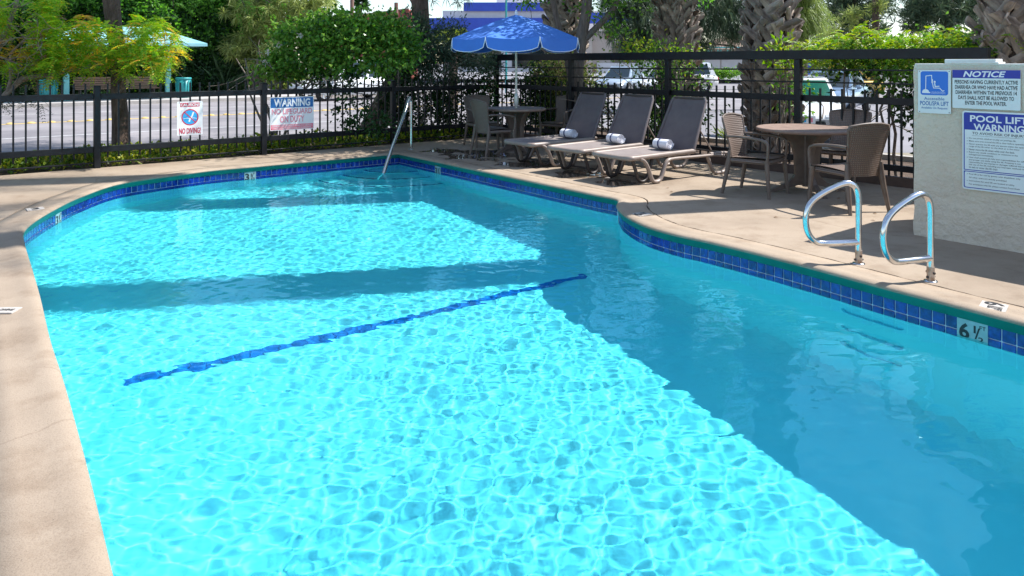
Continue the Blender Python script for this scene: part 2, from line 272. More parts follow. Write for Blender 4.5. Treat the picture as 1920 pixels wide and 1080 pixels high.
# ------------------------------------------------------------------ mesh helpers
class MB:
    def __init__(s): s.v = []; s.f = []; s.sm = []
    def add(s, vs, fs, smooth=False):
        o = len(s.v); s.v += [tuple(v) for v in vs]; s.f += [tuple(i+o for i in f) for f in fs]; s.sm += [smooth]*len(fs); return s
    def box(s, c, d, mtx=None, bev=0):
        x, y, z = d[0]/2, d[1]/2, d[2]/2
        if bev:
            b = min(bev, x*.9, y*.9, z*.9); vs = []; 
            for sx in (-1, 1):
                for sy in (-1, 1):
                    for sz in (-1, 1):
                        vs += [Vector((sx*x, sy*(y-b), sz*(z-b))), Vector((sx*(x-b), sy*y, sz*(z-b))), Vector((sx*(x-b), sy*(y-b), sz*z))]
            bm = bmesh.new(); [bm.verts.new(v) for v in vs]; r = bmesh.ops.convex_hull(bm, input=bm.verts[:]); bmesh.ops.dissolve_limit(bm, angle_limit=.02, verts=bm.verts[:], edges=bm.edges[:])
            bm.verts.ensure_lookup_table(); bm.verts.index_update(); vs = [v.co.copy() for v in bm.verts]; fs = [[v.index for v in f.verts] for f in bm.faces]; bm.free()
        else:
            vs = [Vector((sx*x, sy*y, sz*z)) for sz in (-1, 1) for sy in (-1, 1) for sx in (-1, 1)]
            fs = [(0, 2, 3, 1), (4, 5, 7, 6), (0, 1, 5, 4), (2, 6, 7, 3), (0, 4, 6, 2), (1, 3, 7, 5)]
        c = Vector(c)
        if mtx is not None: vs = [mtx @ v for v in vs]
        return s.add([v+c for v in vs], fs)
    def bar(s, a, b, w, h, bev=0):
        a, b = Vector(a), Vector(b); d = b-a; q = d.to_track_quat('X', 'Z').to_matrix(); return s.box((a+b)/2, (d.length, w, h), q, bev)
    def tube(s, pts, r, n=10, caps=True, flat=1.0):
        pts = [Vector(p) for p in pts]; rs = r if isinstance(r, (list, tuple)) else [r]*len(pts)
        vs = []; prev = None
        for i, p in enumerate(pts):
            t = (pts[min(i+1, len(pts)-1)]-pts[max(i-1, 0)]).normalized()
            if prev is None: u = t.cross(Vector((0, 0, 1)) if abs(t.z) < .95 else Vector((0, 1, 0))).normalized()
            else: u = (prev-t*prev.dot(t)).normalized()
            prev = u; w = t.cross(u)
            for k in range(n):
                a = 2*math.pi*k/n; vs.append(p+u*math.cos(a)*rs[i]+w*math.sin(a)*rs[i]*flat)
        fs = [(i*n+k, i*n+(k+1) % n, (i+1)*n+(k+1) % n, (i+1)*n+k) for i in range(len(pts)-1) for k in range(n)]
        s.add(vs, fs, True)
        if caps:
            s.add(vs[:n], [tuple(range(n-1, -1, -1))]); s.add(vs[-n:], [tuple(range(n))])
        return s
    def lathe(s, prof, n=24, c=(0, 0, 0), smooth=True):
        c = Vector(c); vs = [c+Vector((r*math.cos(2*math.pi*k/n), r*math.sin(2*math.pi*k/n), z)) for r, z in prof for k in range(n)]
        fs = [(i*n+k, i*n+(k+1) % n, (i+1)*n+(k+1) % n, (i+1)*n+k) for i in range(len(prof)-1) for k in range(n)]
        return s.add(vs, fs, smooth)
    def prism(s, poly, axis_vec, smooth=False):
        n = len(poly); a = [Vector(p) for p in poly]; b = [p+Vector(axis_vec) for p in a]
        s.add(a+b, [tuple(range(n-1, -1, -1)), tuple(range(n, 2*n))]+[(i, (i+1) % n, n+(i+1) % n, n+i) for i in range(n)], smooth); return s
    def grid(s, P, smooth=True):
        h, w = len(P), len(P[0]); s.add([p for row in P for p in row], [(j*w+i, j*w+i+1, (j+1)*w+i+1, (j+1)*w+i) for j in range(h-1) for i in range(w-1)], smooth); return s
    def mesh(s, name, m):
        me = bpy.data.meshes.new(name); me.from_pydata(s.v, [], s.f); me.polygons.foreach_set('use_smooth', s.sm)
        for x in (m if isinstance(m, (list, tuple)) else [m]): me.materials.append(x)
        me.update(); return me
    def build(s, name, m, parent=None): return put(name, s.mesh(name, m), parent)
def put(name, me, parent=None):
    o = bpy.data.objects.new(name, me); C.objects.link(o)
    if parent is not None: o.parent = parent
    return o
def npmesh(name, V, Fa, m, smooth=False):
    me = bpy.data.meshes.new(name); V = np.asarray(V, np.float32); Fa = np.asarray(Fa, np.int32); k = Fa.shape[1]
    me.vertices.add(len(V)); me.vertices.foreach_set('co', V.ravel()); me.loops.add(Fa.size); me.loops.foreach_set('vertex_index', Fa.ravel())
    me.polygons.add(len(Fa)); me.polygons.foreach_set('loop_start', np.arange(len(Fa), dtype=np.int32)*k); me.polygons.foreach_set('loop_total', np.full(len(Fa), k, np.int32))
    me.polygons.foreach_set('use_smooth', np.full(len(Fa), smooth)); me.materials.append(m); me.update(calc_edges=True); me.validate(); return me
def tag(o, label=None, cat=None, group=None, kind=None):
    for k, v in (('label', label), ('category', cat), ('group', group), ('kind', kind)):
        if v: o[k] = v
    return o
def thing(name, loc, rz, label, cat, group=None):
    o = bpy.data.objects.new(name, None); C.objects.link(o); o.location = loc; o.rotation_euler = (0, 0, rz); o.empty_display_size = .2
    return tag(o, label, cat, group)
def dup(o, parent=None):
    c = o.copy(); C.objects.link(c); c.parent = parent
    for ch in o.children: dup(ch, c)
    return c
def unit(a): return a/np.maximum(np.linalg.norm(a, axis=-1, keepdims=True), 1e-9)
def leaves(P, Dr, L, Wd, fold=.25, jit=.3):
    n = len(P); Dr = unit(Dr); L = L*(1+jit*(rng.rand(n, 1)*2-1)); Wd = Wd*(1+jit*(rng.rand(n, 1)*2-1))
    sd = unit(np.cross(Dr, unit(rng.randn(n, 3)))); nr = np.cross(sd, Dr)
    a = P; b = P+Dr*L*.45+sd*Wd/2+nr*Wd*fold; c = P+Dr*L-np.array([0, 0, 1])*L*.12; d = P+Dr*L*.45-sd*Wd/2+nr*Wd*fold
    V = np.stack([a, b, c, d], 1).reshape(-1, 3); return V, np.arange(4*n).reshape(n, 4)
def cloud(n, blobs, per=28, sig=.12, shell=.55):
    """leaf seats gathered in clumps that fill a set of ellipsoids (centre, radii)"""
    vol = np.array([b[1][0]*b[1][1]*b[1][2] for b in blobs])**.67; vol = vol/vol.sum(); P = []; O = []
    for (c, r), w in zip(blobs, vol):
        k = max(1, int(n*w/per)); d = unit(rng.randn(k, 3)); rad = shell+(1-shell)*rng.rand(k, 1)**.6; cc = d*rad*np.array(r)+np.array(c)
        q = np.repeat(cc, per, 0)+rng.randn(k*per, 3)*sig; P.append(q); O.append(np.repeat(d, per, 0))
    return np.concatenate(P), np.concatenate(O)
def foliage(name, m, parent, n, blobs, L, Wd, per=28, sig=.12, shell=.55, up=.3, rnd_=.9, clip=None):
    P, O = cloud(n, blobs, per, sig, shell)
    if clip is not None: k = clip(P); P, O = P[k], O[k]
    Dr = unit(O)+rng.randn(len(P), 3)*rnd_+np.array([0, 0, up]); V, Fa = leaves(P, Dr, L, Wd); o = put(name, npmesh(name, V, Fa, m), parent); return o
def needles(name, m, parent, tufts, L, wd, k=26, droop=.3):
    T = np.asarray(tufts); c = np.repeat(T, k, 0); n = len(c); ax = np.repeat(unit(rng.randn(len(T), 3)+np.array([0, 0, .6])), k, 0)
    d = unit(rng.randn(n, 3)+ax*.7); L = L*(.7+.5*rng.rand(n, 1)); sd = unit(np.cross(d, rng.randn(n, 3)))*wd/2
    tip = c+d*L-np.array([0, 0, 1])*L*droop; mid = c+d*L*.55
    V = np.stack([c, mid+sd, tip, mid-sd], 1).reshape(-1, 3); return put(name, npmesh(name, V, np.arange(4*n).reshape(n, 4), m), parent)

# ------------------------------------------------------------------ ground, road, pavements
def sheet(name, pts, z, m, kind='structure'):
    b = MB(); b.add([(p[0], p[1], z) for p in pts], [tuple(range(len(pts)))]); return tag(b.build(name, m), kind=kind)
def strip1(name, v0, v1, u0, u1, z, m, th=None):
    ps = [lay1(u0, v0), lay1(u1, v0), lay1(u1, v1), lay1(u0, v1)]
    if th is None: return sheet(name, ps, z, m)
    return tag(MB().prism([(p.x, p.y, z-th) for p in ps], (0, 0, th)).build(name, m), kind='structure')
NF = 11.92
g = bpy.data.meshes.new('ground')
# ground sheet with a hole for the pool is made of four strips round the pool and deck
def gq(x0, y0, x1, y1): return [(x0, y0, -.14), (x1, y0, -.14), (x1, y1, -.14), (x0, y1, -.14)]
gb = MB()
for q in (gq(-700, 13.5, 700, 1200), gq(-700, -400, -9, 13.5), gq(7.5, -400, 700, 13.5), gq(-9, -400, 7.5, -6)): gb.add(q, [(0, 1, 2, 3)])
tag(gb.build('ground', M['asphalt']), kind='structure')
strip1('road', 3.0, 20.2, -120, 120, -.13, M['road'])
strip1('pavement', 20.2, 23.2, -120, 14, 0, M['sidewalk'], .14)
strip1('kerb', 20.05, 20.2, -120, 14, .004, M['curb'], .15)
strip1('near_kerb', 2.7, 3.0, -120, -.2, .0, M['curb'], .13)
strip1('verge', 0.06, 2.7, -60, -.15, -.02, M['soil'], .1)
for v, nm in ((7.15, 'lane_line'), (15.8, 'lane_line')): strip1(nm, v, v+.12, -110, 60, -.126, M['line_white'])
strip1('median_line', 11.62, 11.84, -110, 60, -.126, M['line_yellow'])
dot = None
for i in range(74):
    p = lay1(-26.5+i*.47, 11.73, -.126)
    if dot is None:
        b = MB(); b.lathe([(.105, 0), (.1, .015), (.07, .032), (.03, .04), (.001, .041)], 10); me = b.mesh('road_marker', M['line_yellow'])
    o = put('road_marker', me); o.location = p; o.rotation_euler.z = i; dot = o
    tag(o, 'yellow domed road marker in the row along the middle of the street', 'road marker', 'yellow road markers along the middle of the street')
# planter bed beyond the parking fence
ps = [lay(0, .12), lay(16, .12), lay(16, 2.6), lay(-2, 2.6), lay(-2, .12)]
tag(MB().prism([(p.x, p.y, -.12) for p in ps], (0, 0, .1)).build('planter_bed', M['soil']), kind='structure')
tag(MB().bar(lay(-2, 2.66, -.04), lay(16, 2.66, -.04), .14, .2).build('planter_kerb', M['curb']), kind='structure')
for i in range(6):
    a, b_ = lay(1.5+i*3.0, 9, -.134), lay(1.5+i*3.0, 14, -.134); d = D2*.06
    sheet('parking_line', [a-d, b_-d, b_+d, a+d], -.134, M['line_white'])

# ------------------------------------------------------------------ pool outline
w = lambda px, py: at(px, py).xy
c0 = w(746, 288); s1 = Vector((1.148, 8.12))
pts = [c0, c0.lerp(s1, .25), c0.lerp(s1, .5), c0.lerp(s1, .75), c0.lerp(s1, .93), s1, w(1156, 387), w(1170, 403), w(1211, 424), w(1266, 440), w(1318, 451), w(1398, 470), w(1500, 496), w(1560, 512), w(1667, 541), w(1802, 576), w(1920, 607)]
pts += [Vector(p) for p in ((3.45, 3.4), (4.3, 2.1), (4.75, .6), (4.6, -.8), (3.7, -1.9), (2.5, -2.1), (1.4, -1.4), (.45, -.15))]
pts += [w(*p) for p in ((212, 1080), (159, 859), (116, 704), (95, 640), (74, 552), (60, 503), (46, 455), (45, 434), (63, 416), (106, 390), (155, 367), (229, 343), (330, 328), (400, 319), (480, 312), (560, 304.5), (660, 295.5))]
pts += [c0]
def spline(pts, step):
    out = []
    for i in range(len(pts)-1):
        p0 = pts[i-1] if i else pts[0]*2-pts[1]; p1, p2 = pts[i], pts[i+1]; p3 = pts[i+2] if i+2 < len(pts) else pts[-1]*2-pts[-2]
        t0 = 0; t1 = (p1-p0).length**.5; t2 = t1+(p2-p1).length**.5; t3 = t2+(p3-p2).length**.5
        for k in range(16):
            t = t1+(t2-t1)*k/16
            a1 = p0*((t1-t)/(t1-t0))+p1*((t-t0)/(t1-t0)); a2 = p1*((t2-t)/(t2-t1))+p2*((t-t1)/(t2-t1)); a3 = p2*((t3-t)/(t3-t2))+p3*((t-t2)/(t3-t2))
            b1 = a1*((t2-t)/(t2-t0))+a2*((t-t0)/(t2-t0)); b2 = a2*((t3-t)/(t3-t1))+a3*((t-t1)/(t3-t1))
            out.append(b1*((t2-t)/(t2-t1))+b2*((t-t1)/(t2-t1)))
    out.append(pts[-1].copy())
    d = [0]
    for i in range(1, len(out)): d.append(d[-1]+(out[i]-out[i-1]).length)
    n = int(d[-1]/step); res = []; j = 0
    for k in range(n+1):
        q = d[-1]*k/n
        while j < len(d)-2 and d[j+1] < q: j += 1
        res.append(out[j].lerp(out[j+1], (q-d[j])/max(d[j+1]-d[j], 1e-9)))
    return res
OUT = spline(pts, .06)[:-1]         # closed, clockwise seen from above; index 0 is the far corner
NO = len(OUT)
# outward normal (pool lies on the right of the walk corner -> right side -> near -> left side)
def nrm(i):
    if i == 0:
        a = (OUT[1]-OUT[0]).normalized(); b = (OUT[0]-OUT[-1]).normalized()
        na, nb = Vector((-a.y, a.x)), Vector((-b.y, b.x)); m_ = (na+nb).normalized(); return m_/max(.3, m_.dot(na))
    a = (OUT[(i+2) % NO] if i < NO-2 else OUT[0])-(OUT[i-2] if i >= 2 else OUT[0]); a.normalize(); return Vector((-a.y, a.x))
NRM = [nrm(i) for i in range(NO)]
def off(o): return [OUT[i]+NRM[i]*o for i in range(NO)]
def inpoly(X, Y, poly):
    ins = np.zeros(X.shape, bool); n = len(poly); j = n-1
    for i in range(n):
        xi, yi, xj, yj = poly[i].x, poly[i].y, poly[j].x, poly[j].y
        if yi != yj: ins ^= ((yi > Y) != (yj > Y)) & (X < (xj-xi)*(Y-yi)/(yj-yi)+xi)
        j = i
    return ins

# coping ring with a rounded nose, then the deck sheet
prof = [(.034, -.073, 1), (.017, -.073, 1), (.012, -.020, 0), (.004, -.018, 0), (-.003, -.011, 0), (.0, -.002, 0), (.014, .008, 0), (.04, .014, 0), (.065, .014, 0), (.1, .007, 0), (.14, .001, 0), (.2, 0, 0), (.31, 0, 0), (.313, -.02, 0)]
V = []; rings = [off(o) for o, z, k in prof]
for r_, (o, z, k) in zip(rings, prof): V += [(p.x, p.y, z) for p in r_]
Fs = []; mi = []
for j in range(len(prof)-1):
    for i in range(NO):
        k = (i+1) % NO; Fs.append((j*NO+i, j*NO+k, (j+1)*NO+k, (j+1)*NO+i)); mi.append(1 if j < 2 else 0)
me = bpy.data.meshes.new('pool_coping'); me.from_pydata(V, [], Fs); me.materials.append(M['deck']); me.materials.append(M['green_paint'])
me.polygons.foreach_set('use_smooth', [True]*len(Fs)); me.polygons.foreach_set('material_index', mi); me.update()
coping = tag(put('pool_coping', me), kind='structure')
hole = [OUT[i]+NRM[i]*(.325+.006*math.sin(i*.9)+.005*math.sin(i*2.3)) for i in range(NO)]
cA = CORNER-N1*0-D1*0
outer = [lay1(-26, -.02+.06), lay1(-.05, .04), lay(15.5, -.02), lay(15.5, -12), lay1(-26, -20)]
oc = [Vector((p.x, p.y, 0)) for p in outer]; hc = [Vector((p.x, p.y, 0)) for p in hole]
tri = geometry.tessellate_polygon([oc, hc]); allp = oc+hc
b = MB(); b.add(allp, [t if (allp[t[1]]-allp[t[0]]).cross(allp[t[2]]-allp[t[0]]).z > 0 else t[::-1] for t in tri])
n0 = len(oc)
b.add([(p.x, p.y, 0) for p in hole]+[(p.x, p.y, -.03) for p in hole], [(i, (i+1) % NO, NO+(i+1) % NO, NO+i) for i in range(NO)])
no_ = len(oc); b.add([tuple(p) for p in oc]+[(p.x, p.y, -.14) for p in oc], [(i, no_+i, no_+(i+1) % no_, (i+1) % no_) for i in range(no_)])
tag(b.build('pool_deck', M['deck']), kind='structure')
b = MB(); a_, c_ = off(.30), off(.33); b.add([(p.x, p.y, -.012) for p in a_]+[(p.x, p.y, -.018) for p in c_], [(i, (i+1) % NO, NO+(i+1) % NO, NO+i) for i in range(NO)])
tag(b.build('expansion_joint', M['soil']), kind='structure')

# basin
WALL = off(.034); WL = -.18
wx = np.array([p.x for p in WALL]); wy = np.array([p.y for p in WALL])
e1 = Vector((.84, .543)).normalized(); e2 = Vector((e1.y, -e1.x)); b0 = Vector((-2.65, 5.04))
def floor_base(X, Y):
    s_ = (X-b0.x)*e2.x+(Y-b0.y)*e2.y
    return np.where(s_ < 0, np.minimum(-1.5-.065*s_, -1.15), np.maximum(-1.5-.085*s_, -1.78))
def floor_z(X, Y, inside):
    d = np.full(X.shape, 9.0)
    for i in range(0, NO, 2): d = np.minimum(d, (X-wx[i])**2+(Y-wy[i])**2)
    d = np.sqrt(d); d = np.where(inside, d, 0); r = .3; q = np.clip(r-d, 0, r); return floor_base(X, Y)+r-np.sqrt(np.maximum(r*r-q*q, 0))
xs = np.arange(-5.4, 5.4, .075); ys = np.arange(-2.6, 12.9, .075); X, Y = np.meshgrid(xs, ys)
ins = inpoly(X, Y, WALL); Z = floor_z(X, Y, ins)
idx = np.arange(X.size).reshape(X.shape); near = inpoly(X, Y, off(.2))
cell = near[:-1, :-1] | near[1:, 1:] | near[:-1, 1:] | near[1:, :-1]
Q = np.stack([idx[:-1, :-1], idx[:-1, 1:], idx[1:, 1:], idx[1:, :-1]], -1)[cell]
basin = tag(put('pool_basin', npmesh('pool_basin', np.stack([X, Y, Z], -1).reshape(-1, 3), Q, M['plaster'], True)), kind='structure')
basin.cycles.is_caustics_receiver = True
cum = [0]
for i in range(1, NO+1): cum.append(cum[-1]+(WALL[i % NO]-WALL[i-1]).length)
def wallpos(s_, out=0.0, z=0.0):
    s_ = s_ % cum[-1]; lo, hi = 0, NO
    while hi-lo > 1:
        m_ = (lo+hi)//2
        if cum[m_] <= s_: lo = m_
        else: hi = m_
    t = (s_-cum[lo])/(cum[lo+1]-cum[lo]); a, b2 = WALL[lo], WALL[(lo+1) % NO]; p = a.lerp(b2, t); tg = (b2-a).normalized(); n = Vector((-tg.y, tg.x))
    return Vector((p.x+n.x*out, p.y+n.y*out, z)), math.atan2(tg.y, tg.x)
def s_of(px, py, z=-.1):
    q = at(px, py, z).xy; k = min(range(NO), key=lambda i: (WALL[i]-q).length); return cum[k]
sn = s_of(1632, 560)
# wall with step niches cut into it
s0, s1_ = sn-.5, sn+.5
b = MB(); n_ = int((cum[-1]-1.0)/.06)
rows = [-.236, -1.0, -2.3]
P = [[wallpos(s1_+(cum[-1]-1.0)*i/n_, 0, z) for i in range(n_+1)] for z in rows]
b.grid([[p[0] for p in r_] for r_ in P])
def pill(cx, cz, w_, h_, n=8):
    r = h_/2; o = []
    for k in range(n+1): a = -math.pi/2+math.pi*k/n; o.append((cx+w_/2-r+r*math.cos(a), cz+r*math.sin(a)))
    for k in range(n+1): a = math.pi/2+math.pi*k/n; o.append((cx-w_/2+r+r*math.cos(a), cz+r*math.sin(a)))
    return o
nich = [pill(.5, WL-d, .46, .11) for d in (.22, .56, .87)]
seg = 20; rect = [(i/seg, -2.3) for i in range(seg+1)]+[(1-i/seg, -.236) for i in range(seg+1)]
loops = [[Vector((x, z, 0)) for x, z in L_] for L_ in [rect]+nich]; tri = geometry.tessellate_polygon(loops); al = [p for L_ in loops for p in L_]
b.add([wallpos(s0+p.x, 0, p.y)[0] for p in al], tri)
wallo = b.build('basin_wall', M['plaster'], basin); wallo.cycles.is_caustics_receiver = True
b = MB()
for L_ in nich:
    n = len(L_); b.add([wallpos(s0+x, .0, z)[0] for x, z in L_]+[wallpos(s0+x, .028, z)[0] for x, z in L_], [(i, (i+1) % n, n+(i+1) % n, n+i) for i in range(n)]+[tuple(range(n, 2*n))])
o = b.build('step_niche', M['niche'], basin); o.cycles.is_caustics_receiver = True
gr = MB(); gr.grid([[wallpos(cum[-1]*i/NO, .0, z)[0] for i in range(NO+1)] for z in (-.07, -.24)]); o = gr.build('grout_bed', M['grout'], basin); o.cycles.is_caustics_receiver = True
# waterline tiles
tw = .0775; ntile = int(cum[-1]/.08); pit = cum[-1]/ntile
tb = MB(); tb.box((0, -.002, 0), (tw-.005, .012, .0735), bev=.0025); tme = tb.mesh('waterline_tile', M['tile'])
snap = lambda s_: round(s_/pit)*pit
markers = [(s_of(1846, 608), '6', True), (s_of(1163, 400), '6', True), (s_of(818, 316), '3', True), (s_of(460, 322), '3', True), (s_of(97, 405), '3', False)]
markers = [(snap(a_), b_, c_) for a_, b_, c_ in markers]
rest = MB(); vis = []
for k in range(ntile):
    s_ = (k+.5)*pit; p, a = wallpos(s_)
    if any(abs((s_-ms+cum[-1]/2) % cum[-1]-cum[-1]/2) < pit*.99 for ms, _, _ in markers): continue
    n = Vector((-math.sin(a), math.cos(a))); view = Vector((p.x, p.y)); seen = n.dot(view) > 0 and p.y > 3.2
    for row, zc in ((0, -.1115), (1, -.1915)):
        if seen: vis.append((row, p.y+row*100 if True else 0, s_, p, a, zc))
        else: rest.box((p.x, p.y, zc), (tw, .008, .075), Matrix.Rotation(a, 3, 'Z'))
vis.sort(key=lambda t: t[1])
for i, (row, _, s_, p, a, zc) in enumerate(vis):
    if i < 300:
        o = put('tile', tme, basin); o.location = (p.x, p.y, zc); o.rotation_euler = (rnd.uniform(-.01, .01), 0, a+rnd.uniform(-.012, .012)); o.cycles.is_caustics_receiver = True
    else: rest.box((p.x, p.y, zc), (tw, .01, .075), Matrix.Rotation(a, 3, 'Z'))
o = rest.build('tile_band', M['tile'], basin); o['kind'] = 'stuff'; o.cycles.is_caustics_receiver = True

# ------------------------------------------------------------------ lettering
def text_me(txt, w_, h_, m, ext=0, bold=0, shear=0, spacing=1.0):
    cu = bpy.data.curves.new('lettering', 'FONT'); cu.body = txt; cu.offset = bold; cu.resolution_u = 3; cu.shear = shear; cu.space_character = spacing
    ob = bpy.data.objects.new('lettering', cu); C.objects.link(ob); dg = bpy.context.evaluated_depsgraph_get(); me = bpy.data.meshes.new_from_object(ob.evaluated_get(dg))
    bpy.data.objects.remove(ob); bpy.data.curves.remove(cu)
    n = len(me.vertices); a = np.empty(n*3, np.float32); me.vertices.foreach_get('co', a); a = a.reshape(-1, 3); lo, hi = a.min(0), a.max(0)
    sx = w_/(hi[0]-lo[0]); sz = h_/(hi[1]-lo[1]) if h_ else sx
    out = np.stack([(a[:, 0]-(lo[0]+hi[0])/2)*sx, np.zeros(n), (a[:, 1]-(lo[1]+hi[1])/2)*sz], 1)
    me.vertices.foreach_set('co', out.astype(np.float32).ravel()); me.materials.clear(); me.materials.append(m); me.name = 'lettering'; me.update(); return me
def write(parent, txt, x, z, w_, h_, m, y=-.0035, bold=.01, shear=0, name='lettering', spacing=1.0, rot=None):
    o = put(name, text_me(txt, w_, h_, m, bold=bold, shear=shear, spacing=spacing), parent); o.location = (x, y, z)
    if rot: o.rotation_euler = rot
    return o
def panel(parent, x0, z0, x1, z1, m, y=-.0022, name='printed_panel', r=0):
    b = MB()
    if r:
        ps = []
        for cx, cz, a0 in ((x1-r, z0+r, -90), (x1-r, z1-r, 0), (x0+r, z1-r, 90), (x0+r, z0+r, 180)):
            for k in range(6): a = R(a0+90*k/5); ps.append((cx+r*math.cos(a), y, cz+r*math.sin(a)))
        b.add(ps, [tuple(range(len(ps)))])
    else: b.add([(x0, y, z0), (x1, y, z0), (x1, y, z1), (x0, y, z1)], [(0, 1, 2, 3)])
    return b.build(name, m, parent)
def plate(name, w_, h_, m, label, cat, r=.012, th=.003, parent=None, group=None):
    ps = []
    for cx, cz, a0 in ((w_/2-r, -h_/2+r, -90), (w_/2-r, h_/2-r, 0), (-w_/2+r, h_/2-r, 90), (-w_/2+r, -h_/2+r, 180)):
        for k in range(5): a = R(a0+90*k/4); ps.append((cx+r*math.cos(a), th/2, cz+r*math.sin(a)))
    b = MB(); b.prism(ps, (0, -th, 0)); o = b.build(name, m, parent)
    if label: tag(o, label, cat, group)
    return o
def screw(parent, x, z, r=.006):
    b = MB(); b.lathe([(r, 0), (r*.8, .003), (.0005, .004)], 8); o = b.build('screw', M['frame_dark'], parent); o.location = (x, -.002, z); o.rotation_euler.x = R(90)
def line2(parent, pts, w_, m, y=-.003, name='pictogram'):
    b = MB()
    for p, q in zip(pts[:-1], pts[1:]):
        d = Vector((q[0]-p[0], q[1]-p[1])).normalized()*w_/2; n = Vector((-d.y, d.x)); y -= .00007
        b.add([(p[0]-d.x*.6+n.x, y, p[1]-d.y*.6+n.y), (p[0]-d.x*.6-n.x, y, p[1]-d.y*.6-n.y), (q[0]+d.x*.6-n.x, y, q[1]+d.y*.6-n.y), (q[0]+d.x*.6+n.x, y, q[1]+d.y*.6+n.y)], [(0, 1, 2, 3)])
    return b.build(name, m, parent)
def disc(parent, x, z, r, m, y, r0=0, name='pictogram', n=28):
    b = MB(); o_ = [(x+r*math.cos(2*math.pi*k/n), y, z+r*math.sin(2*math.pi*k/n)) for k in range(n)]
    if r0:
        i_ = [(x+r0*math.cos(2*math.pi*k/n), y, z+r0*math.sin(2*math.pi*k/n)) for k in range(n)]; b.add(o_+i_, [(k, (k+1) % n, n+(k+1) % n, n+k) for k in range(n)])
    else: b.add(o_, [tuple(range(n))])
    return b.build(name, m, parent)
# depth markers in the tile band
for ms, t_, full in markers:
    p, a = wallpos(ms); w_ = .175 if ms == markers[0][0] or ms == markers[1][0] else .165
    o = plate('depth_marker', w_, .158, M['marker'], None, None, r=.004, th=.024, parent=basin); o.location = (p.x, p.y, -.151); o.rotation_euler.z = a; o.cycles.is_caustics_receiver = True
    # letters face the pool (local -y)
    write(o, t_, -.045, .005, .06, .1, M['ink_black'], y=-.0135, bold=.03)
    write(o, '1', .015, .03, .012, .045, M['ink_black'], y=-.0135, bold=.02); write(o, '/', .03, .008, .03, .07, M['ink_black'], y=-.0135, bold=.01)
    write(o, '2', .05, -.025, .03, .032, M['ink_black'], y=-.0135, bold=.02); write(o, 'FT', .06, .048, .036, .024, M['ink_black'], y=-.0135, bold=.01)
# depth markers laid flat in the coping
def flat_marker(p, rz, txts, w_, d_):
    o = plate('deck_depth_marker', w_, d_, M['worn_plate'], None, None, r=.004, th=.008, parent=coping); o.location = (p[0], p[1], .006); o.rotation_euler = (R(-90), 0, rz)
    for t_, x, z, ww, hh in txts: write(o, t_, x, z, ww, hh, M['ink_black'], y=-.0055, bold=.03)
ft = lambda n: [(n, -.05, 0, .07, .11), ('1/2', .03, .01, .05, .08), ('FT', .075, .03, .03, .04)]
for (px, py, rz, t_) in ((6, 584, R(0), [('NO DIVING', 0, 0, .13, .035)]), (66, 393, R(40), [('3', 0, 0, .07, .11)]), (1202, 403, R(35), ft('6')), (1863, 577, R(180+50), ft('6'))):
    q = at(px, py); flat_marker(q, rz, t_, .17 if t_[0][0] != '3' else .15, .1 if t_[0][0][0] == 'N' else .14)

# ------------------------------------------------------------------ steps, floor line and water
C3 = Vector((c0.x, c0.y, 0))
st = tag(MB().lathe([(.001, -.44), (.62, -.44), (.64, -.46), (.64, -1.3)], 96, C3).build('pool_steps', M['plaster']), kind='structure')
st.cycles.is_caustics_receiver = True
for r0, r1, z in ((.6, 1.02, -.68), (.98, 1.42, -.92)):
    o = MB().lathe([(r0, z), (r1, z), (r1+.02, z-.02), (r1+.02, -1.4)], 96, C3).build('step', M['plaster'], st); o.cycles.is_caustics_receiver = True
for r1, z in ((.61, -.44), (1.0, -.68), (1.4, -.92)):
    o = MB().lathe([(r1-.035, z+.004), (r1+.005, z+.004), (r1+.012, z-.004)], 96, C3).build('step_edge', M['tile'], st); o.cycles.is_caustics_receiver = True
lb = MB(); lb.box((0, 0, 0), (.10, .10, .012), bev=.003); lme = lb.mesh('floor_tile', mat('floor_tile', (.01, .13, .5), .4, 0, (.02, .2, .62), 20))
for i in range(38):
    p = b0+e1*(.105*i+.05); z = float(floor_z(np.array([p.x]), np.array([p.y]), np.array([True]))[0]); o = put('tile', lme, basin); o.location = (p.x, p.y, z+.006)
    o.rotation_euler = (0, 0, math.atan2(e1.y, e1.x)); o.cycles.is_caustics_receiver = True
stp = .0135
xs = np.arange(-5.2, 5.1, stp); ys = np.arange(-2.4, 12.6, stp); X, Y = np.meshgrid(xs, ys); Z = np.zeros_like(X)
wr = np.random.RandomState(5); q = wr.rand(6)*6
dx = .10*np.sin(.9*Y+q[0])+.07*np.sin(1.7*X+q[1]); dy = .10*np.sin(1.1*X+q[2])+.07*np.sin(1.9*Y+q[3])
for i in range(104):
    lam = 10**wr.uniform(math.log10(.046), math.log10(.36)); a = wr.uniform(0, 6.283); k = 6.283/lam
    env = .75+.45*np.sin(.8*X*math.cos(a+1)+.7*Y*math.sin(a+1)+wr.uniform(0, 6.28))
    Z += .00080*lam**1.1*(1-.5*max(0, min(1, (lam-.16)/.2)))*env*np.sin(k*((X+dx)*math.cos(a)+(Y+dy)*math.sin(a))+wr.uniform(0, 6.283))
Z += WL
idx = np.arange(X.size).reshape(X.shape); near = inpoly(X, Y, off(.075))
cell = near[:-1, :-1] & near[1:, 1:] & near[:-1, 1:] & near[1:, :-1]
Q = np.stack([idx[:-1, :-1], idx[:-1, 1:], idx[1:, 1:], idx[1:, :-1]], -1)[cell]
used = np.unique(Q); remap = np.full(X.size, -1); remap[used] = np.arange(len(used))
wat = tag(put('pool_water', npmesh('pool_water', np.stack([X, Y, Z], -1).reshape(-1, 3)[used], remap[Q], M['water'], True)), kind='structure')
wat.cycles.is_caustics_caster = True

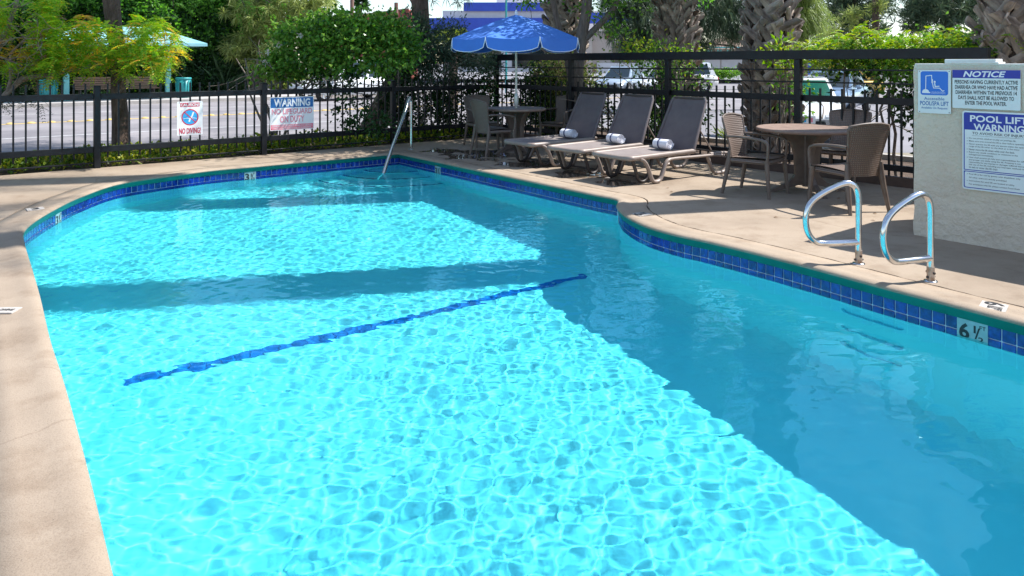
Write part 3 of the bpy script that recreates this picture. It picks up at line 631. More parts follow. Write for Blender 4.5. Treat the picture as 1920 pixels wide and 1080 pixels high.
# ------------------------------------------------------------------ fences
pk = MB().box((0, 0, 0), (.022, .022, 1.06)).mesh('picket', M['black_metal'])
def post_mesh(h, w_=.085):
    b = MB(); b.box((0, 0, h/2), (w_, w_, h), bev=.006); b.box((0, 0, h+.006), (w_+.012, w_+.012, .012), bev=.003); return b.mesh('post', M['black_metal'])
f1 = thing('picket_fence', CORNER, A1, 'black picket fence between pool deck and street, carrying two pool rule signs', 'fence')
pm = post_mesh(1.165)
L1 = 2.41
for k in range(1, 6):
    o = put('post', pm, f1); o.location = (-L1*k, 0, 0)
for nm, z, h_, w_ in (('top_rail', 1.02, .085, .04), ('lower_rail', .265, .085, .04), ('bottom_bar', .075, .02, .03)):
    for k in range(5):
        o = MB().box((-L1*(k+.5), 0, z), (L1-.09, w_, h_), bev=.004).build(nm, M['black_metal'], f1)
for k in range(5):
    for i in range(1, 17):
        o = put('picket', pk, f1); o.location = (-L1*(k+1)+L1*i/17, .0325, .14+.53); o.rotation_euler.y = rnd.uniform(-.003, .003)
f2 = thing('tall_fence', CORNER, A2, 'tall black fence behind the loungers with pickets, thin rails and wide top beam', 'fence')
pm2 = post_mesh(1.66); L2 = 2.21
for k in range(0, 6):
    o = put('post', pm2, f2); o.location = (L2*k, 0, 0)
    if k: o = put('short_post', pm, f2); o.location = (L2*k+.055, -.07, 0); o.scale = (.5, .5, .98)
o = MB().box((L2*2+.02, -.003, 1.61), (L2*4+.1, .1, .125), bev=.005).build('top_beam', M['black_metal'], f2)
for k in range(5):
    for nm, z, h_, w_ in (('thin_rail', 1.41, .02, .02), ('thin_rail', 1.245, .02, .02), ('picket_rail', 1.03, .085, .04), ('lower_rail', .22, .075, .04)):
        MB().box((L2*(k+.5), 0, z), (L2-.09, w_, h_), bev=.003).build(nm, M['black_metal'], f2)
    for i in range(1, 15):
        o = put('picket', pk, f2); o.location = (L2*k+L2*i/15, .0325, .105+.53)
o = MB().box((L2*2.5, .0, .045), (L2*5+.3, .06, .15), bev=.005).build('kick_board', mat('kick_paint', (.07, .045, .035), .6, 0, (.1, .065, .05), 5), f2)

# signs on the street fence
def on_fence1(px, py):        # position on the street fence plane
    r = (px-960)/F; t = (CORNER.x-r*CORNER.y)/(r*D1.y-D1.x); p = CORNER+D1*t; return t, H-(py-HY)*p.y/F
def fence_sign(name, box, m, label, cat, thz):
    t0, za = on_fence1(box[0], box[1]); t1, zb = on_fence1(box[2], box[1]); _, zc = on_fence1(box[0], box[3]); _, zd = on_fence1(box[2], box[3])
    w_, h_ = t1-t0, (za+zb-zc-zd)/2; o = plate(name, w_, h_, m, label, cat, r=.015); c = CORNER+D1*(t0+t1)/2-N1*.012*0; o.location = (c.x-N1.x*thz, c.y-N1.y*thz, (za+zb+zc+zd)/4); o.rotation_euler.z = A1
    return o, w_, h_
o, w_, h_ = fence_sign('no_diving_sign', (331, 190, 379, 253), M['sign_white_sun'], 'white caution no diving sign with red lettering hung on the street fence', 'sign', .026)
panel(o, -w_*.38, h_*.34, w_*.38, h_*.46, M['ink_red'], r=.008); write(o, 'CAUTION!', 0, h_*.40, w_*.72, h_*.085, M['ink_white'], bold=.03)
disc(o, 0, h_*.03, w_*.335, M['ink_red'], -.0024); disc(o, 0, h_*.03, w_*.29, M['ink_cyan'], -.0027)
line2(o, [(-w_*.26, h_*-.01), (-w_*.12, h_*.01), (0, -h_*.01), (w_*.12, h_*.01), (w_*.26, -h_*.01)], .008, M['ink_white'], -.003)
line2(o, [(-w_*.03, -h_*.09), (0, -h_*.02), (w_*.08, h_*.06), (w_*.13, h_*.17)], .022, M['ink_white'], -.0033)
line2(o, [(-w_*.21, h_*.03+w_*.21), (w_*.21, h_*.03-w_*.21)], .014, M['ink_red'], -.0039)
write(o, 'NO DIVING!', 0, -h_*.37, w_*.84, h_*.17, M['ink_red'], bold=.03)
for sx in (-1, 1):
    for sz in (-1, 1): screw(o, sx*w_*.4, sz*h_*.47)
o, w_, h_ = fence_sign('lifeguard_sign', (505, 181.5, 587, 243), M['sign_white_sun'], 'white and blue no lifeguard warning sign with faded pink lettering on the street fence', 'sign', .026)
panel(o, -w_*.485, h_*.18, w_*.485, h_*.48, M['ink_mid']); write(o, 'WARNING', 0, h_*.33, w_*.83, h_*.235, M['ink_white'], bold=.035)
write(o, 'NO LIFEGUARD', 0, h_*.065, w_*.92, h_*.17, M['ink_pink'], bold=.02); write(o, 'ON DUTY', 0, -h_*.17, w_*.56, h_*.2, M['ink_pink'], bold=.02)
panel(o, -w_*.485, -h_*.48, w_*.485, -h_*.33, M['ink_pink']); write(o, 'CHILDREN UNDER THE AGE OF 14 SHALL NOT USE POOL', 0, -h_*.37, w_*.9, h_*.045, M['ink_white']); write(o, 'WITHOUT A PARENT OR ADULT GUARDIAN IN ATTENDANCE', 0, -h_*.44, w_*.86, h_*.045, M['ink_white'])
for sx in (-1, 1):
    for sz in (-1, 1): screw(o, sx*w_*.46, sz*h_*.45)

# ------------------------------------------------------------------ stucco wall and its signs
WA = Vector((3.51, 6.457, 0))
def wallc(px, py):
    r = (px-960)/F; s_ = (WA.y*r-WA.x)/(.631+.776*r); Yy = WA.y-.776*s_; return s_, H-(py-HY)*Yy/F
wl = thing('stucco_wall', WA, A2, 'pale rough stucco wall block at the deck edge carrying three pool notices', 'wall')
b = MB(); nx, nz = 60, 26; random.seed(3)
from mathutils import noise
def rel(x, z): return .007*noise.noise(Vector((x*4, z*4, 1)))+.004*noise.noise(Vector((x*14, z*14, 5)))
Lw, Dw, Hw = 4.2, 1.25, 1.485
b.grid([[(Lw*i/nx+(.012*noise.noise(Vector((0, z_*6, 2))) if i == 0 else 0), rel(Lw*i/nx, z_)-(.0 if j < nz else -.012), z_+(.006*noise.noise(Vector((i*.5, 3, 1))) if j == nz else 0)) for i in range(nx+1)] for j in range(nz+1) for z_ in [Hw*j/nz]])
b.box((Lw/2, Dw/2+.012, Hw/2-.004), (Lw-.002, Dw, Hw-.008), bev=.02)
b.build('stucco_face', M['stucco'], wl)
b = MB(); b.box((Lw/2+.002, .3, Hw+.004), (Lw, .58, .012), bev=.005); b.build('wall_cap', M['white_paint'], wl)
a0, z0 = wallc(1770, 111); a1, z1 = wallc(1866, 122)
bd = MB(); bd.box((0, 0, 0), (a1-a0, .16, .036), bev=.004); bd.box((.03, -.006, -.012), (a1-a0-.02, .17, .012), bev=.002)
o = tag(bd.build('white_board', M['white_paint']), 'short white board lying on top of the stucco wall', 'board'); q = WA+D2*(a0+a1)/2+N2*.09; o.location = (q.x, q.y, Hw+.029); o.rotation_euler.z = A2+.02
def wall_sign(name, x0, y0, x1, y1, label, r=.01):
    s0_, za = wallc(x0, y0); s1_, _ = wallc(x1, y0); _, zb = wallc(x0, y1); w_, h_ = s1_-s0_, za-zb
    o = plate(name, w_, h_, M['sign_white'], label, 'sign', r=r, th=.004); q = WA+D2*(s0_+s1_)/2-N2*.016; o.location = (q.x, q.y, (za+zb)/2); o.rotation_euler.z = A2; return o, w_, h_
o, w_, h_ = wall_sign('pool_lift_access_sign', 1723, 131, 1784.5, 211, 'small white sign with blue pool lift pictogram, leftmost on the stucco wall')
pw = w_*.42; pt, pb = h_*.47, -h_*.08
panel(o, -pw, pb, pw, pt, M['ink_sky'], y=-.003, r=.02, name='printed_panel')
X_ = lambda u: -pw+2*pw*u
Z_ = lambda v: pb+(pt-pb)*v
line2(o, [(X_(.19), Z_(.14)), (X_(.2), Z_(.8)), (X_(.41), Z_(.83)), (X_(.42), Z_(.52))], .006, M['ink_white'], -.0035)
b = MB(); n = 10; b.add([(X_(.06), -.0036, Z_(.08)), (X_(.36), -.0036, Z_(.08)), (X_(.36), -.0036, Z_(.14))]+[(X_(.19)+.028*math.cos(math.pi*k/n), -.0036, Z_(.12)+.026*math.sin(math.pi*k/n)) for k in range(n+1)]+[(X_(.06), -.0036, Z_(.14))], [tuple(range(n+5))]); b.build('pictogram', M['ink_white'], o)
disc(o, X_(.52), Z_(.56), .0085, M['ink_white'], -.0036)
line2(o, [(X_(.44), Z_(.66)), (X_(.44), Z_(.5)), (X_(.48), Z_(.3)), (X_(.7), Z_(.3)), (X_(.8), Z_(.18)), (X_(.86), Z_(.2))], .0065, M['ink_white'], -.0037)
line2(o, [(X_(.52), Z_(.5)), (X_(.54), Z_(.36)), (X_(.68), Z_(.38))], .008, M['ink_white'], -.0041)
for k in range(3): line2(o, [(X_(.4)+2*pw*.5*i/10, Z_(.07+.035*k)+(.0015 if i % 2 else -.0015)) for i in range(11)], .0016, M['ink_white'], -.0038)
write(o, 'Accessible', 0, -h_*.16, w_*.62, h_*.07, M['ink_mid'], y=-.003, bold=.01); write(o, 'POOL/SPA LIFT', 0, -h_*.27, w_*.87, h_*.1, M['ink_mid'], y=-.003, bold=.018)
write(o, 'Available On Request', 0, -h_*.38, w_*.8, h_*.065, M['ink_mid'], y=-.003, bold=.01)
for sx in (-1, 1):
    for sz in (-1, 1): screw(o, sx*w_*.45, sz*h_*.47, .004)
o, w_, h_ = wall_sign('notice_sign', 1787.5, 131, 1915, 202, 'white notice sign with blue header and black capitals on the stucco wall')
panel(o, -w_/2, h_*.29, w_/2, h_/2, M['ink_blue'], y=-.003); write(o, 'NOTICE', -.01, h_*.395, w_*.63, h_*.155, M['ink_white'], bold=.03, shear=.25)
for i, (t_, wf) in enumerate((('PERSONS HAVING CURRENTLY ACTIVE', .93), ('DIARRHEA OR WHO HAVE HAD ACTIVE', .92), ('DIARRHEA WITHIN THE PREVIOUS 14', .9), ('DAYS SHALL NOT BE ALLOWED TO', .82), ('ENTER THE POOL WATER.', .61))):
    write(o, t_, 0, h_*(.19-.135*i), w_*wf, h_*.1, M['ink_black'], y=-.003, bold=.022)
o, w_, h_ = wall_sign('pool_lift_warning_sign', 1806, 207, 1946, 353, 'large white pool lift warning sign with bulleted rules, lowest on the stucco wall', r=.02)
panel(o, -w_*.48, -h_*.48, w_*.48, h_*.48, M['ink_blue'], y=-.0028, r=.014); panel(o, -w_*.465, -h_*.245, w_*.465, h_*.26, M['sign_white'], y=-.0031, r=.001); panel(o, -w_*.465, -h_*.47, w_*.465, -h_*.275, M['sign_white'], y=-.0031, r=.01)
panel(o, -w_*.49, -h_*.265, w_*.49, -h_*.255, M['sign_white'], y=-.0033)
write(o, 'POOL LIFT', 0, h_*.405, w_*.78, h_*.085, M['ink_white'], y=-.0034, bold=.025); write(o, 'WARNING', 0, h_*.3, w_*.68, h_*.085, M['ink_white'], y=-.0034, bold=.025)
write(o, 'TO AVOID RISK OF INJURY', 0, h_*.215, w_*.72, h_*.04, M['ink_black'], y=-.0036, bold=.012); line2(o, [(-w_*.36, h_*.188), (w_*.36, h_*.188)], .0016, M['ink_black'], -.0036)
rules = [(1, 'Do not permit children to play on pool/spa lift.', .64), (1, 'Make sure area around the lift is clear before operating.', .76), (1, 'Never operate the lift with any person within the operating', .8), (0, 'range of the lift either on the deck or in the water.', .69), (1, 'Never move the lift down while over the deck.', .62), (1, 'Report any unsafe conditions or violations to the', .66), (0, 'management immediately.', .34), (1, 'User shall assume all risks and responsibilities for safety', .78), (0, 'and proper use while using the lift. Property is not', .7), (0, 'responsible for any injuries or damages suffered due to', .75), (0, 'the use of the lift, including any improper methods used', .78), (0, 'to exit or enter the lift chair.', .4)]
zz = .158
for bl, t_, wf in rules:
    if bl: zz -= .006; disc(o, -w_*.43, h_*zz, .003, M['ink_black'], -.0036, n=8)
    write(o, t_, -w_*.405+w_*wf/2, h_*zz, w_*wf, h_*.024, M['ink_black'], y=-.0036, bold=.008); zz -= .0305
zz = -.305
for bl, t_, wf in [(1, 'Pool lift is for use by guests with disabilities only.', .7), (0, 'All other users are strictly prohibited.', .52), (1, 'Instructions for pool lift use located at lobby.', .62), (0, 'For assistance with lift, please contact Front Desk', .69)]:
    if bl: disc(o, -w_*.43, h_*zz, .003, M['ink_black'], -.0036, n=8)
    write(o, t_, -w_*.405+w_*wf/2, h_*zz, w_*wf, h_*.024, M['ink_black'], y=-.0036, bold=.008); zz -= .042

# ------------------------------------------------------------------ rails
def round_path(P, it=2):
    P = [Vector(p) for p in P]
    for _ in range(it):
        Q_ = [P[0]]
        for a, b_ in zip(P[:-1], P[1:]): Q_ += [a.lerp(b_, .25), a.lerp(b_, .75)]
        Q_.append(P[-1]); P = Q_
    return P
def grab(px, py, ang, label):
    q = at(px, py); o = thing('grab_rail', q, ang, label, 'grab rail', 'grab rails over the wall steps')
    loop = [(0, 0, 0), (0, 0, .40), (0, 0, .50), (.02, 0, .575), (.08, 0, .607), (.15, 0, .592), (.27, 0, .54), (.365, 0, .48), (.412, 0, .40), (.418, 0, .30), (.39, 0, .215), (.335, 0, .163), (.27, 0, .155), (.0, 0, .158)]
    MB().tube(round_path(loop, 3), .0225, 16).build('rail_tube', M['stainless'], o)
    MB().tube([(0, 0, 0), (0, 0, .1)], .0255, 16).build('anchor_sleeve', mat('worn_steel', (.5, .46, .42), .4, .7, (.3, .2, .14), 30), o)
    for a in (0, 1, 2, 3):
        b = MB(); d = Vector((math.cos(a*1.57), math.sin(a*1.57), 0)); b.tube([d*.024+Vector((0, 0, .03+.03*(a % 2))), d*.034+Vector((0, 0, .03+.03*(a % 2)))], .009, 6); b.build('bolt', M['frame_dark'], o)
    MB().lathe([(.045, .001), (.042, .006), (.026, .008)], 18).build('floor_plate', M['stainless'], o)
    return o
grab(1610, 494, R(186), 'bent stainless grab rail at the pool edge, in front of the brown table and chairs')
grab(1745, 527, R(199), 'bent stainless grab rail at the pool edge, in front of the pale stucco wall')
hb = at(771, 280); h2 = at(718, 325, WL); d = (h2-hb); d.z = 0; dn = d.normalized(); hr = thing('step_handrail', hb, 0, 'single stainless handrail arching from the deck corner down into the pool steps', 'handrail')
p_ = [Vector((0, 0, 0)), Vector((0, 0, .6)), Vector((0, 0, .79)), Vector((0, 0, .86)), dn*.05+Vector((0, 0, .90)), dn*.13+Vector((0, 0, .90)), dn*.2+Vector((0, 0, .84)), dn*.3+Vector((0, 0, .74))]+[d+Vector((0, 0, WL))]+[d*1.14+Vector((0, 0, WL-.34))]
MB().tube(round_path(p_, 3), .029, 14).build('rail_tube', M['stainless'], hr).cycles.is_caustics_receiver = True
MB().lathe([(.055, .001), (.05, .008), (.026, .01)], 18).build('floor_plate', M['stainless'], hr)

# ------------------------------------------------------------------ furniture
def make_table(name, label, r_, cxy, rz, hole_=False):
    o = thing(name, (cxy[0], cxy[1], 0), rz, label, 'table')
    MB().lathe([(.001, .74), (r_*.5, .741), (r_*.93, .742), (r_*.97, .748), (r_*.995, .742), (r_, .728), (r_*.985, .708), (r_*.95, .705), (.001, .705)], 48).build('tabletop', M['table_top'], o)
    for k in range(4):
        a = k*math.pi/2+.3; c_, s__ = math.cos(a), math.sin(a)
        b = MB(); prof_ = [(.02, .70), (r_*.6, .70), (r_*.55, .66), (.2, .58), (.15, .45), (.14, .2), (.22, .11), (r_*.7, .04), (r_*.86, .0), (r_*.7, .0), (.24, .045), (.1, .08), (.02, .08)]
        b.prism([(x*c_+s__*.025, x*s__-c_*.025, z) for x, z in prof_], (-s__*.05, c_*.05, 0)); b.build('leg', M['resin'], o)
    MB().lathe([(.05, .06), (.055, .35), (.05, .70)], 16).build('pedestal', M['resin'], o)
    return o
make_table('round_table', 'round brown resin table under the blue umbrella', .5, (.07, 12.4), .3)
make_table('patio_table', 'round brown resin table without an umbrella, beside the stucco wall', .565, (3.44, 8.63), -.25)

def make_chair(label):
    o = thing('armchair', (0, 0, 0), 0, label, 'chair')       # faces local +x
    bk = lambda z: -.225-.10*(z-.40)-.09*max(0, z-.55)
    P = []; Q_ = []
    for j in range(15):
        z = .365+(.90-.365)*j/14; hw = .178+.085*((z-.365)/.535)**.9-(.0 if j < 14 else .012)
        row = []
        for i in range(15):
            u = -1+2*i/14; top = -.03*u*u*max(0, (z-.6)/.3); row.append(Vector((bk(z)-.05*(1-u*u)+.03, hw*u, z+top)))
        P.append(row)
    b = MB(); b.grid(P); b.grid([[p+Vector((-.014, 0, 0)) for p in r_][::-1] for r_ in P])
    b.add([p for p in P[-1]]+[p+Vector((-.014, 0, 0)) for p in P[-1]], [(i, i+1, 16+i, 15+i) for i in range(14)])
    for sd in (0, -1): b.add([r_[sd] for r_ in P]+[r_[sd]+Vector((-.014, 0, 0)) for r_ in P], [((i, i+1, 16+i, 15+i)) for i in range(14)])
    bo = b.build('backrest', M['wicker'], o)
    b = MB(); b.tube([P[0][0]]+[r_[0]+Vector((-.007, 0, 0)) for r_ in P]+[p+Vector((-.007, 0, 0)) for p in P[-1]]+[r_[-1]+Vector((-.007, 0, 0)) for r_ in P[::-1]], .013, 8); b.build('back_rim', M['resin'], bo)
    b = MB(); b.grid([[(-.22+.47*i/8, (-.235+.47*j/8)*(1+.06*i/8), .425+.016*math.sin(i/8*2.2)-.012*math.cos((j-4)/4*1.5)) for i in range(9)] for j in range(9)]); b.box((.02, 0, .39), (.47, .475, .05), bev=.02); b.build('seat', M['wicker'], o)
    for s_ in (-1, 1):
        b = MB(); b.tube(round_path([(-.235, .235*s_, .66), (-.1, .25*s_, .665), (.1, .262*s_, .655), (.24, .262*s_, .63), (.262, .262*s_, .58), (.245, .258*s_, .40)], 2), .021, 8, flat=.8); b.build('arm', M['resin'], o)
        b = MB(); b.tube([(.235, .245*s_, .42), (.245, .25*s_, .3), (.27, .262*s_, .0)], [.03, .026, .018], 8); b.build('leg', M['resin'], o)
        b = MB(); b.tube([(-.215, .215*s_, .5), (-.22, .22*s_, .38), (-.24, .23*s_, .25), (-.29, .25*s_, .0)], [.02, .03, .026, .018], 8); b.build('leg', M['resin'], o)
    return o
G1, G2 = 'woven armchairs round the umbrella table', 'woven armchairs round the patio table'
specs = [(-.31, 12.1, 33, 'brown woven armchair on the pool side of the umbrella table, seen from behind', G1), (-.52, 13.35, -62, 'dark woven armchair behind the umbrella table by the street fence', G1), (.86, 13.3, 232, 'dark woven armchair right of the umbrella table, beside the loungers', G1),
         (2.80, 8.5, -42, 'sunlit woven armchair between the loungers and the patio table', G2), (4.12, 9.25, 224, 'woven armchair behind the patio table against the tall fence', G2), (3.46, 7.62, 110, 'large woven armchair nearest the stucco wall, seen from behind', G2)]
proto = None
for (x, y, a, lb_, gp) in specs:
    if proto is None: proto = make_chair(lb_); o = proto
    else: o = dup(proto)
    o.location = (x, y, 0); o.rotation_euler = (0, 0, R(a)); o['label'] = lb_; o['group'] = gp

def make_lounger():
    o = thing('sun_lounger', (0, 0, 0), 0, 'x', 'sun lounger', 'sun loungers in a row beside the pool')   # x: foot -> head, y: width
    W2 = .33; LH = 1.93; hx = 1.17; bt = R(64); bl = .75
    seat = [[Vector((.02+(hx-.02)*i/20, -W2+.02+(2*W2-.04)*j/10, .352-.018*math.sin(math.pi*j/10)*(1 if 0 < i < 20 else .4))) for i in range(21)] for j in range(11)]
    MB().grid(seat).grid([[p-Vector((0, 0, .008)) for p in r_][::-1] for r_ in seat]).build('seat_sling', M['sling_seat_lit'], o)
    bd_ = Vector((math.cos(bt), 0, math.sin(bt))); bn = Vector((math.sin(bt), 0, -math.cos(bt)))
    back = [[Vector((hx, 0, .352))+bd_*bl*i/16+Vector((0, (-W2+.025+(2*W2-.05)*j/10)*(1-.15*i/16-(.05 if i == 16 else 0)), 0))+bn*(.012*math.sin(math.pi*j/10)*(1 if i < 15 else .2)+.004*math.sin(i*1.1+j*.7)) for i in range(17)] for j in range(11)]
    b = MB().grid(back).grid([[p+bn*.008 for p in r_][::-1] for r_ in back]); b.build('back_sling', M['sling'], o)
    for s_ in (-1, 1):
        y = s_*W2
        b = MB(); b.tube(round_path([(.0, y*.7, .33), (.0, y, .335), (.1, y, .335), (.5, y, .34), (hx+.02, y, .345)], 2), .03, 8, flat=1.1); b.build('side_rail', M['frame_taupe'], o)
        b = MB(); b.tube([Vector((hx, y, .345)), Vector((hx, y*.87, .345))+bd_*bl*.93, Vector((hx, y*.79, .345))+bd_*bl], [.026, .022, .02], 8); b.build('back_rail', M['sling'], o)
        leg = round_path([(.16, y, .325), (.24, y*1.05, .29), (.31, y*1.08, .16), (.35, y*1.1, .035), (.42, y*1.1, .02), (.50, y*1.1, .035), (.57, y*1.08, .16), (.63, y*1.06, .27), (.75, y*1.05, .285), (1.3, y*1.05, .27), (1.62, y*1.05, .27), (1.78, y*1.05, .25)], 2)
        b = MB(); b.tube(leg, [.032 if p.x < .7 else .027 for p in leg], 8, flat=.75); b.build('front_leg', M['frame_taupe'], o)
        leg = round_path([(1.45, y*1.02, .27), (1.5, y*1.04, .15), (1.56, y*1.06, .03), (1.68, y*1.06, .02), (1.8, y*1.06, .03), (1.88, y*1.04, .16), (1.93, y*1.02, .26), (1.80, y*1.02, .285), (1.5, y*1.02, .285)], 2)
        b = MB(); b.tube(leg, .028, 8, flat=.8); b.build('rear_leg', M['frame_taupe'], o)
        b = MB(); b.tube([Vector((hx, y*.9, .345))+bd_*bl*.45, (1.62, y*.9, .285)], .009, 6); b.build('back_strut', M['frame_taupe'], o)
        b = MB(); b.tube(round_path([(.1, y*.8, .31), (.17, y*.8, .16), (.21, y*.8, .03), (.33, y*.8, .025), (.40, y*.8, .12), (.46, y*.8, .30)], 2), .026, 8, flat=.7); b.build('inner_leg', M['frame_dark'], o)
    MB().tube([Vector((hx, -W2*.79, .345))+bd_*bl, Vector((hx, W2*.79, .345))+bd_*bl], .02, 8).build('head_bar', M['frame_dark'], o)
    MB().tube([(.0, -W2*.75, .33), (.0, W2*.75, .33)], .03, 8).build('foot_bar', M['frame_taupe'], o)
    for x in (.42, 1.0, 1.9): MB().tube([(x, -W2*1.02, .05 if x == .42 else .27), (x, W2*1.02, .05 if x == .42 else .27)], .012, 6).build('cross_bar', M['frame_dark'], o)
    return o
def make_towel():
    o = thing('rolled_towel', (0, 0, 0), 0, 'x', 'towel', 'rolled towels on the loungers'); b = MB(); sp = []
    for k in range(46): a = k*.42; r_ = .012+.0024*k*.95; sp.append((0, r_*math.cos(a)*1.08, r_*math.sin(a)*.86))
    L_ = .25; n = len(sp)
    b.grid([[Vector((-L_/2+L_*j/6+.004*math.sin(i*.8)*(1 if j in (0, 6) else 0), p[1]*(1+.02*math.sin(j*1.3)), p[2])) for i, p in enumerate(sp)] for j in range(7)])
    b.grid([[Vector((-L_/2+L_*j/6, p[1]*1.06, p[2]*1.07)) for p in sp[-16:]][::-1] for j in range(7)]); 
    b.lathe([(.001, -L_/2+.006), (.095, -L_/2+.006)], 20); o_ = b
    bb = MB(); bb.v = []; m_ = MB()
    for v in b.v[:-40]: pass
    vs = b.v[:len(b.v)-40]; fs = [f for f in b.f if max(f) < len(vs)]; m_.add(vs, fs, True)
    for x in (-L_/2+.008, L_/2-.008): m_.add([(x, .1*math.cos(2*math.pi*k/20), .082*math.sin(2*math.pi*k/20)) for k in range(20)], [tuple(range(20))])
    m_.build('towel_roll', M['towel'], o)
    rb = MB(); n = 24; rb.grid([[Vector((x, .122*math.cos(2*math.pi*k/n), .101*math.sin(2*math.pi*k/n))) for k in range(n+1)] for x in (-.035, -.015)]); rb.build('ribbon', M['navy'], o); return o
fl = [(945, 262, 'leftmost', 'sun lounger nearest the umbrella table, with a rolled towel on its seat'), (1027, 273, '', 'middle sun lounger of the three beside the pool'), (1110, 284.5, '', 'sun lounger nearest the patio table, with its near side legs in full view')]
lp = make_lounger(); tp = make_towel()
for i, (px, py, _, lb_) in enumerate(fl):
    q = at(px, py, .36); o = lp if i == 0 else dup(lp); c = Vector((q.x, q.y, 0))-D1.cross(Vector((0, 0, 1)))*-.33*1.0
    c = Vector((q.x, q.y, 0))+Vector((D1.y, -D1.x, 0))*.33; o.location = c; o.rotation_euler.z = A1-[.03, .0, .04][i]; o['label'] = lb_
    t = tp if i == 0 else dup(tp); qq = c+D1*1.02; t.location = (qq.x+D2.x*-.02, qq.y-D2.y*-.02, .352+.074); t.rotation_euler = (0, 0, A2+[.08, -.05, .03][i]); t.scale = (.92, .7, .72)
    t['label'] = ['rolled white towel with navy band on the lounger nearest the umbrella table', 'rolled white towel with navy band on the middle lounger', 'rolled white towel with navy band on the lounger nearest the patio table'][i]

# umbrella
u = thing('patio_umbrella', (.07, 12.4, 0), 0, 'blue patio umbrella with white trim standing through the round table', 'umbrella')
Ru, Za, Ze, Zv = 1.1, 2.31, 1.905, 1.715
def rib(k): a = R(-90-26+45*k); return Vector((math.cos(a), math.sin(a), 0))
for k in range(8):
    a, c_ = rib(k), rib(k+1); b = MB(); rows_ = []
    for i in range(13):
        t = i/12; row = []
        for j in range(9):
            s_ = j/8; p = a.lerp(c_, s_)*Ru*t; sag = -.035*math.sin(math.pi*s_)*t; row.append(Vector((p.x, p.y, Za+(Ze-Za)*t**1.12+sag*1.0)))
        rows_.append(row)
    b.grid(rows_); pn = b.build('canopy_panel', M['umb'], u)
    b = MB(); vr = []
    e = rows_[-1]
    for i in range(5):
        t = i/4; row = []
        for j, p in enumerate(e):
            s_ = j/8; bow = 1-abs(2*s_-1)**5; q = Vector((p.x, p.y, 0)); q = q+q.normalized()*(.02*t+.03*t*math.sin(s_*9+k)*.6); cc = a.lerp(c_, .5)*Ru; q = q.lerp(cc, .10*t**1.5); row.append(Vector((q.x, q.y, p.z-(.165+.03*bow)*t)))
        vr.append(row)
    b.grid(vr); v_ = b.build('valance', M['umb'], pn)
    MB().tube([r_[0] for r_ in vr]+vr[-1]+[r_[-1] for r_ in vr[::-1]], .006, 5).build('trim', M['umb_edge'], v_)
    MB().tube([Vector((0, 0, Za-.02)), rows_[-1][0]-Vector((0, 0, .012))], .007, 6).build('rib', M['pole_white'], u)
    MB().tube([Vector((0, 0, 1.78)), rows_[7][0]-Vector((0, 0, .03))], .005, 6).build('strut', M['pole_white'], u)
MB().tube([(0, 0, .0), (0, 0, 2.34)], .019, 12).build('pole', M['pole_white'], u)
MB().lathe([(.02, 2.3), (.03, 2.33), (.022, 2.36), (.012, 2.385), (.001, 2.395)], 12).build('finial', M['umb_edge'], u)
MB().lathe([(.021, .76), (.032, .78), (.04, .84), (.038, .93), (.026, .98), (.021, .99)], 14).build('crank_housing', M['pole_white'], u)
MB().lathe([(.2, 0.002), (.2, .04), (.17, .055), (.03, .06), (.025, .12)], 20).build('base', M['resin'], u)

# ------------------------------------------------------------------ the street side
def tree(name, loc, label, cat, group=None): return thing(name, loc, 0, label, cat, group)
def rel_at(px, py, Y, base): p = dep(px, py, Y); return p-Vector(base)
def limb(b, a, d, L, r, depth, gnarl=.3, ends=None, grav=.0):
    """a crooked branch that forks; collects tip positions"""
    n = 5; p = Vector(a); dd = Vector(d).normalized(); P = [p.copy()]
    for i in range(n):
        dd = (dd+Vector((rnd.gauss(0, gnarl), rnd.gauss(0, gnarl), rnd.gauss(0, gnarl)-grav))*.5).normalized(); p = p+dd*L/n; P.append(p.copy())
    b.tube(P, [r*(1-.45*i/n) for i in range(n+1)], 6, caps=False)
    if ends is not None and depth <= 1: ends += P[2:]
    if depth > 0:
        for k in range(2+(depth > 1)):
            q = P[rnd.choice([3, 4, 5])]; nd_ = (dd+Vector((rnd.gauss(0, .6), rnd.gauss(0, .6), rnd.gauss(0, .45)))).normalized(); limb(b, q, nd_, L*.68, r*.5, depth-1, gnarl, ends, grav)

# street tree with compound leaves, just beyond the fence
def pinnate(name, m, parent, seats, L=.24, n=9, lw=.018, ll=.055):
    P = np.asarray(seats); K = len(P); d = unit(rng.randn(K, 3)*np.array([1, 1, .5])+np.array([0, 0, .1])); up = np.array([0, 0, 1.]); sd = unit(np.cross(d, up)); nr = np.cross(sd, d)
    L = L*(.6+.7*rng.rand(K, 1)); Vs = []
    for j in range(n):
        t = (j+1)/n; c = P+d*L*t-up*L*.45*t*t
        for sg in (-1, 1):
            o = unit(sd*sg+d*.45-nr*.25*rng.rand(K, 1)); l_ = ll*(1-.3*t); a = c; tip = c+o*l_-up*l_*.2; b1 = c+o*l_*.5+d*lw/2; b2 = c+o*l_*.5-d*lw/2
            Vs.append(np.stack([a, b1, tip, b2], 1).reshape(-1, 3))
    V = np.concatenate(Vs); return put(name, npmesh(name, V, np.arange(len(V)).reshape(-1, 4), m), parent)
tb0 = lay1(-10.35+3.1, .55, -.02)
base = at(228, 297, 0); base = Vector((base.x*1.02, base.y*1.02, -.02))
t = tree('street_tree', base, 'dark trunked street tree just behind the fence, left of the no diving sign', 'tree')
b = MB(); Yb = base.y
tr_pts = [Vector((0, 0, 0)), rel_at(226, 230, Yb, base), rel_at(222, 170, Yb, base), rel_at(222, 110, Yb+.1, base), rel_at(214, 50, Yb+.1, base), rel_at(206, -20, Yb+.1, base), rel_at(200, -200, Yb+.1, base)]
